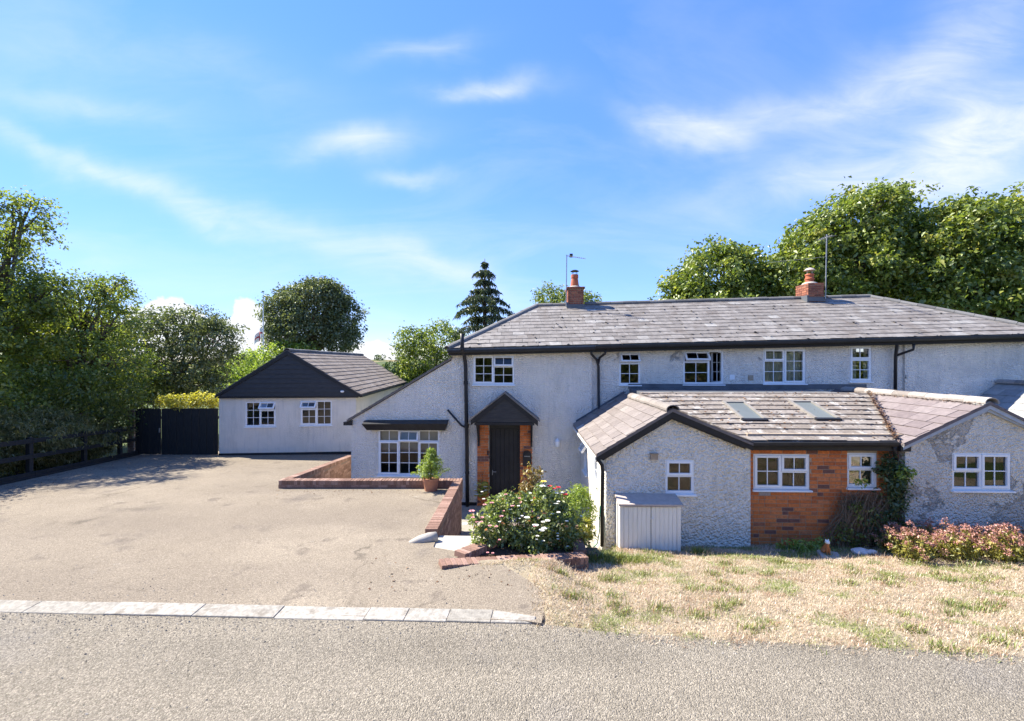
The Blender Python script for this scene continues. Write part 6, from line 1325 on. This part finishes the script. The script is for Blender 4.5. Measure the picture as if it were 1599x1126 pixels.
# ------------------------------------------------------------------ cat figure, stones, hose
def cat_figure():
    D = 7.35; x, zg = X(1290, D), zverge(X(1290, D), D); z0 = zg + .055
    t = thing('stone_slab', 'flat pale stone slab under the cat figure', 'stone', (x + .02, D, zg)); 
    MB().hexa([(x - .17, D - .13, zg - .02), (x + .12, D - .22, zg - .02), (x + .24, D + .05, zg - .02), (x - .06, D + .15, zg - .02), (x - .17, D - .13, zg + .045), (x + .12, D - .22, zg + .05), (x + .24, D + .05, zg + .05), (x - .06, D + .15, zg + .05)]).build('slab', M['concrete'], t, bevel=.01)
    c = thing('cat_figure', 'small orange seated cat figure with a white head on a stone slab', 'ornament', (x, D, z0))
    bm = bmesh.new()
    def ell(c_, r, rot=0):
        m = Matrix.Translation(Vector(c_)) @ Matrix.Rotation(rot, 4, 'X') @ Matrix.Diagonal((r[0], r[1], r[2], 1)); bmesh.ops.create_icosphere(bm, subdivisions=2, radius=1, matrix=m)
    ell((0, .02, .055), (.055, .065, .055)); ell((0, .0, .10), (.045, .048, .075), .25); ell((0, -.02, .15), (.035, .036, .045))
    for s in (-1, 1): ell((s * .022, -.05, .06), (.014, .014, .065)); ell((s * .024, -.06, .01), (.015, .024, .012)); ell((s * .045, .02, .03), (.026, .05, .032))
    ell((.05, .06, .015), (.05, .014, .013))
    me = bpy.data.meshes.new('body'); bm.to_mesh(me); bm.free(); me.materials.append(M['cat'])
    o = bpy.data.objects.new('body', me); link(o, c, (x, D, z0)); md = o.modifiers.new('r', 'REMESH'); md.mode = 'VOXEL'; md.voxel_size = .006; md.use_smooth_shade = True
    bm = bmesh.new(); ell((0, -.028, .205), (.040, .038, .034)); ell((0, -.062, .196), (.018, .014, .013))
    for s in (-1, 1): bmesh.ops.create_cone(bm, segments=8, radius1=.017, radius2=.001, depth=.035, matrix=Matrix.Translation((s * .024, -.022, .243)) @ Matrix.Rotation(s * .25, 4, 'Y'))
    me = bpy.data.meshes.new('head'); bm.to_mesh(me); bm.free(); me.materials.append(M['petal_white']); o = bpy.data.objects.new('head', me); link(o, c, (x, D, z0)); md = o.modifiers.new('r', 'REMESH'); md.mode = 'VOXEL'; md.voxel_size = .005; md.use_smooth_shade = True
M['cat'] = simple('orange_glaze', (.42, .16, .05), (.33, .12, .04), 30, .5); cat_figure()
def stone(label, px, dd, w, h, seed):
    x, zg = X(px, dd), zverge(X(px, dd), dd); bm = bmesh.new(); bmesh.ops.create_icosphere(bm, subdivisions=3, radius=1)
    for v in bm.verts: v.co = Vector((v.co.x * w, v.co.y * w * .6, v.co.z * h)) * (1 + .22 * noise.noise(v.co * 1.7 + Vector((seed, 0, 0))))
    me = bpy.data.meshes.new('stone'); bm.to_mesh(me); bm.free(); me.materials.append(M['palestone']); link(tag(bpy.data.objects.new('pale_stone', me), label, 'stone'), None, (x, dd, zg + h * .35))
M['palestone'] = simple('chalky_stone', (.72, .71, .70), (.50, .48, .46), 22, .9, .5, 60)
stone('long chalky stone lying at the edge of the sedum bed', 1345, 7.5, .17, .06, 1); stone('small chalky stone beside the long one', 1362, 7.42, .09, .05, 5)
hs = MB(); hp = lambda px, py, v: H.p(*H.loc(px, py, v)); hs.tube([hp(937, 790, 8.6), hp(936, 830, 8.5), hp(933, 848, 8.2), hp(926, 856, 7.9), hp(918, 859, 7.8)], .011, 7)
M['hose'] = simple('green_hose', (.04, .30, .19), (.03, .24, .15), 10, .5); tag(hs.build('garden_hose', M['hose'], smooth=True), 'green garden hose hanging down the white side wall', 'hose')

# loose chippings gathered along the kerb and the ragged road edge
gv, gf, gr_ = [], [], []
for i in range(5200):
    x = random.uniform(-9, 9); e = road_edge(x); y = e - random.expovariate(5.5) - .005 if random.random() < .8 else e - random.uniform(0, 1.6)
    if random.random() < .16 and x < 0: y = e + .22 + random.expovariate(2.2); z = zdrive(y) + .002
    else: z = .03 * min(1, max(0, (e - y) / 2.2)) + .002
    r = random.uniform(.003, .009) * (1.5 if random.random() < .06 else 1); b = len(gv); ang = random.random() * 6.28
    for k in range(4): th = ang + k * 1.5708 + random.uniform(-.4, .4); gv.append((x + math.cos(th) * r, y + math.sin(th) * r * .9, z - .001))
    gv.append((x + random.uniform(-r, r) * .4, y + random.uniform(-r, r) * .4, z + r * random.uniform(.6, 1.2))); rr = random.random()
    for k in range(4): gf.append((b + k, b + (k + 1) % 4, b + 4)); gr_.append(rr)
M['chip'] = varied('stone_chipping', [(0, (.10, .09, .08)), (.5, (.24, .215, .18)), (1, (.42, .38, .32))], 'attr', bs=0)
tag(stuff_mesh('loose_chippings', M['chip'], None, gv, gf, gr_), 'loose stone chippings along the edge of the road', 'gravel')
# hedge across the road, seen only in the window panes
oh = thing('opposite_hedge', 'long field hedge on the other side of the road', 'hedge', (0, -6, 0)); blobs = [(x, -6.5 + random.uniform(-.6, .6), random.uniform(1.2, 1.9), 1.9, 1.3, random.uniform(1.5, 2.3)) for x in np.arange(-26, 46, 1.8)]
limbs(oh, (0, -6.5, 0), [blobs[14]], .06); P_, D_2, R_ = crown_points(blobs, 7, 14, .35); foliage(oh, 'foliage', M['leaf_mixed'], P_, D_2, R_, .2)
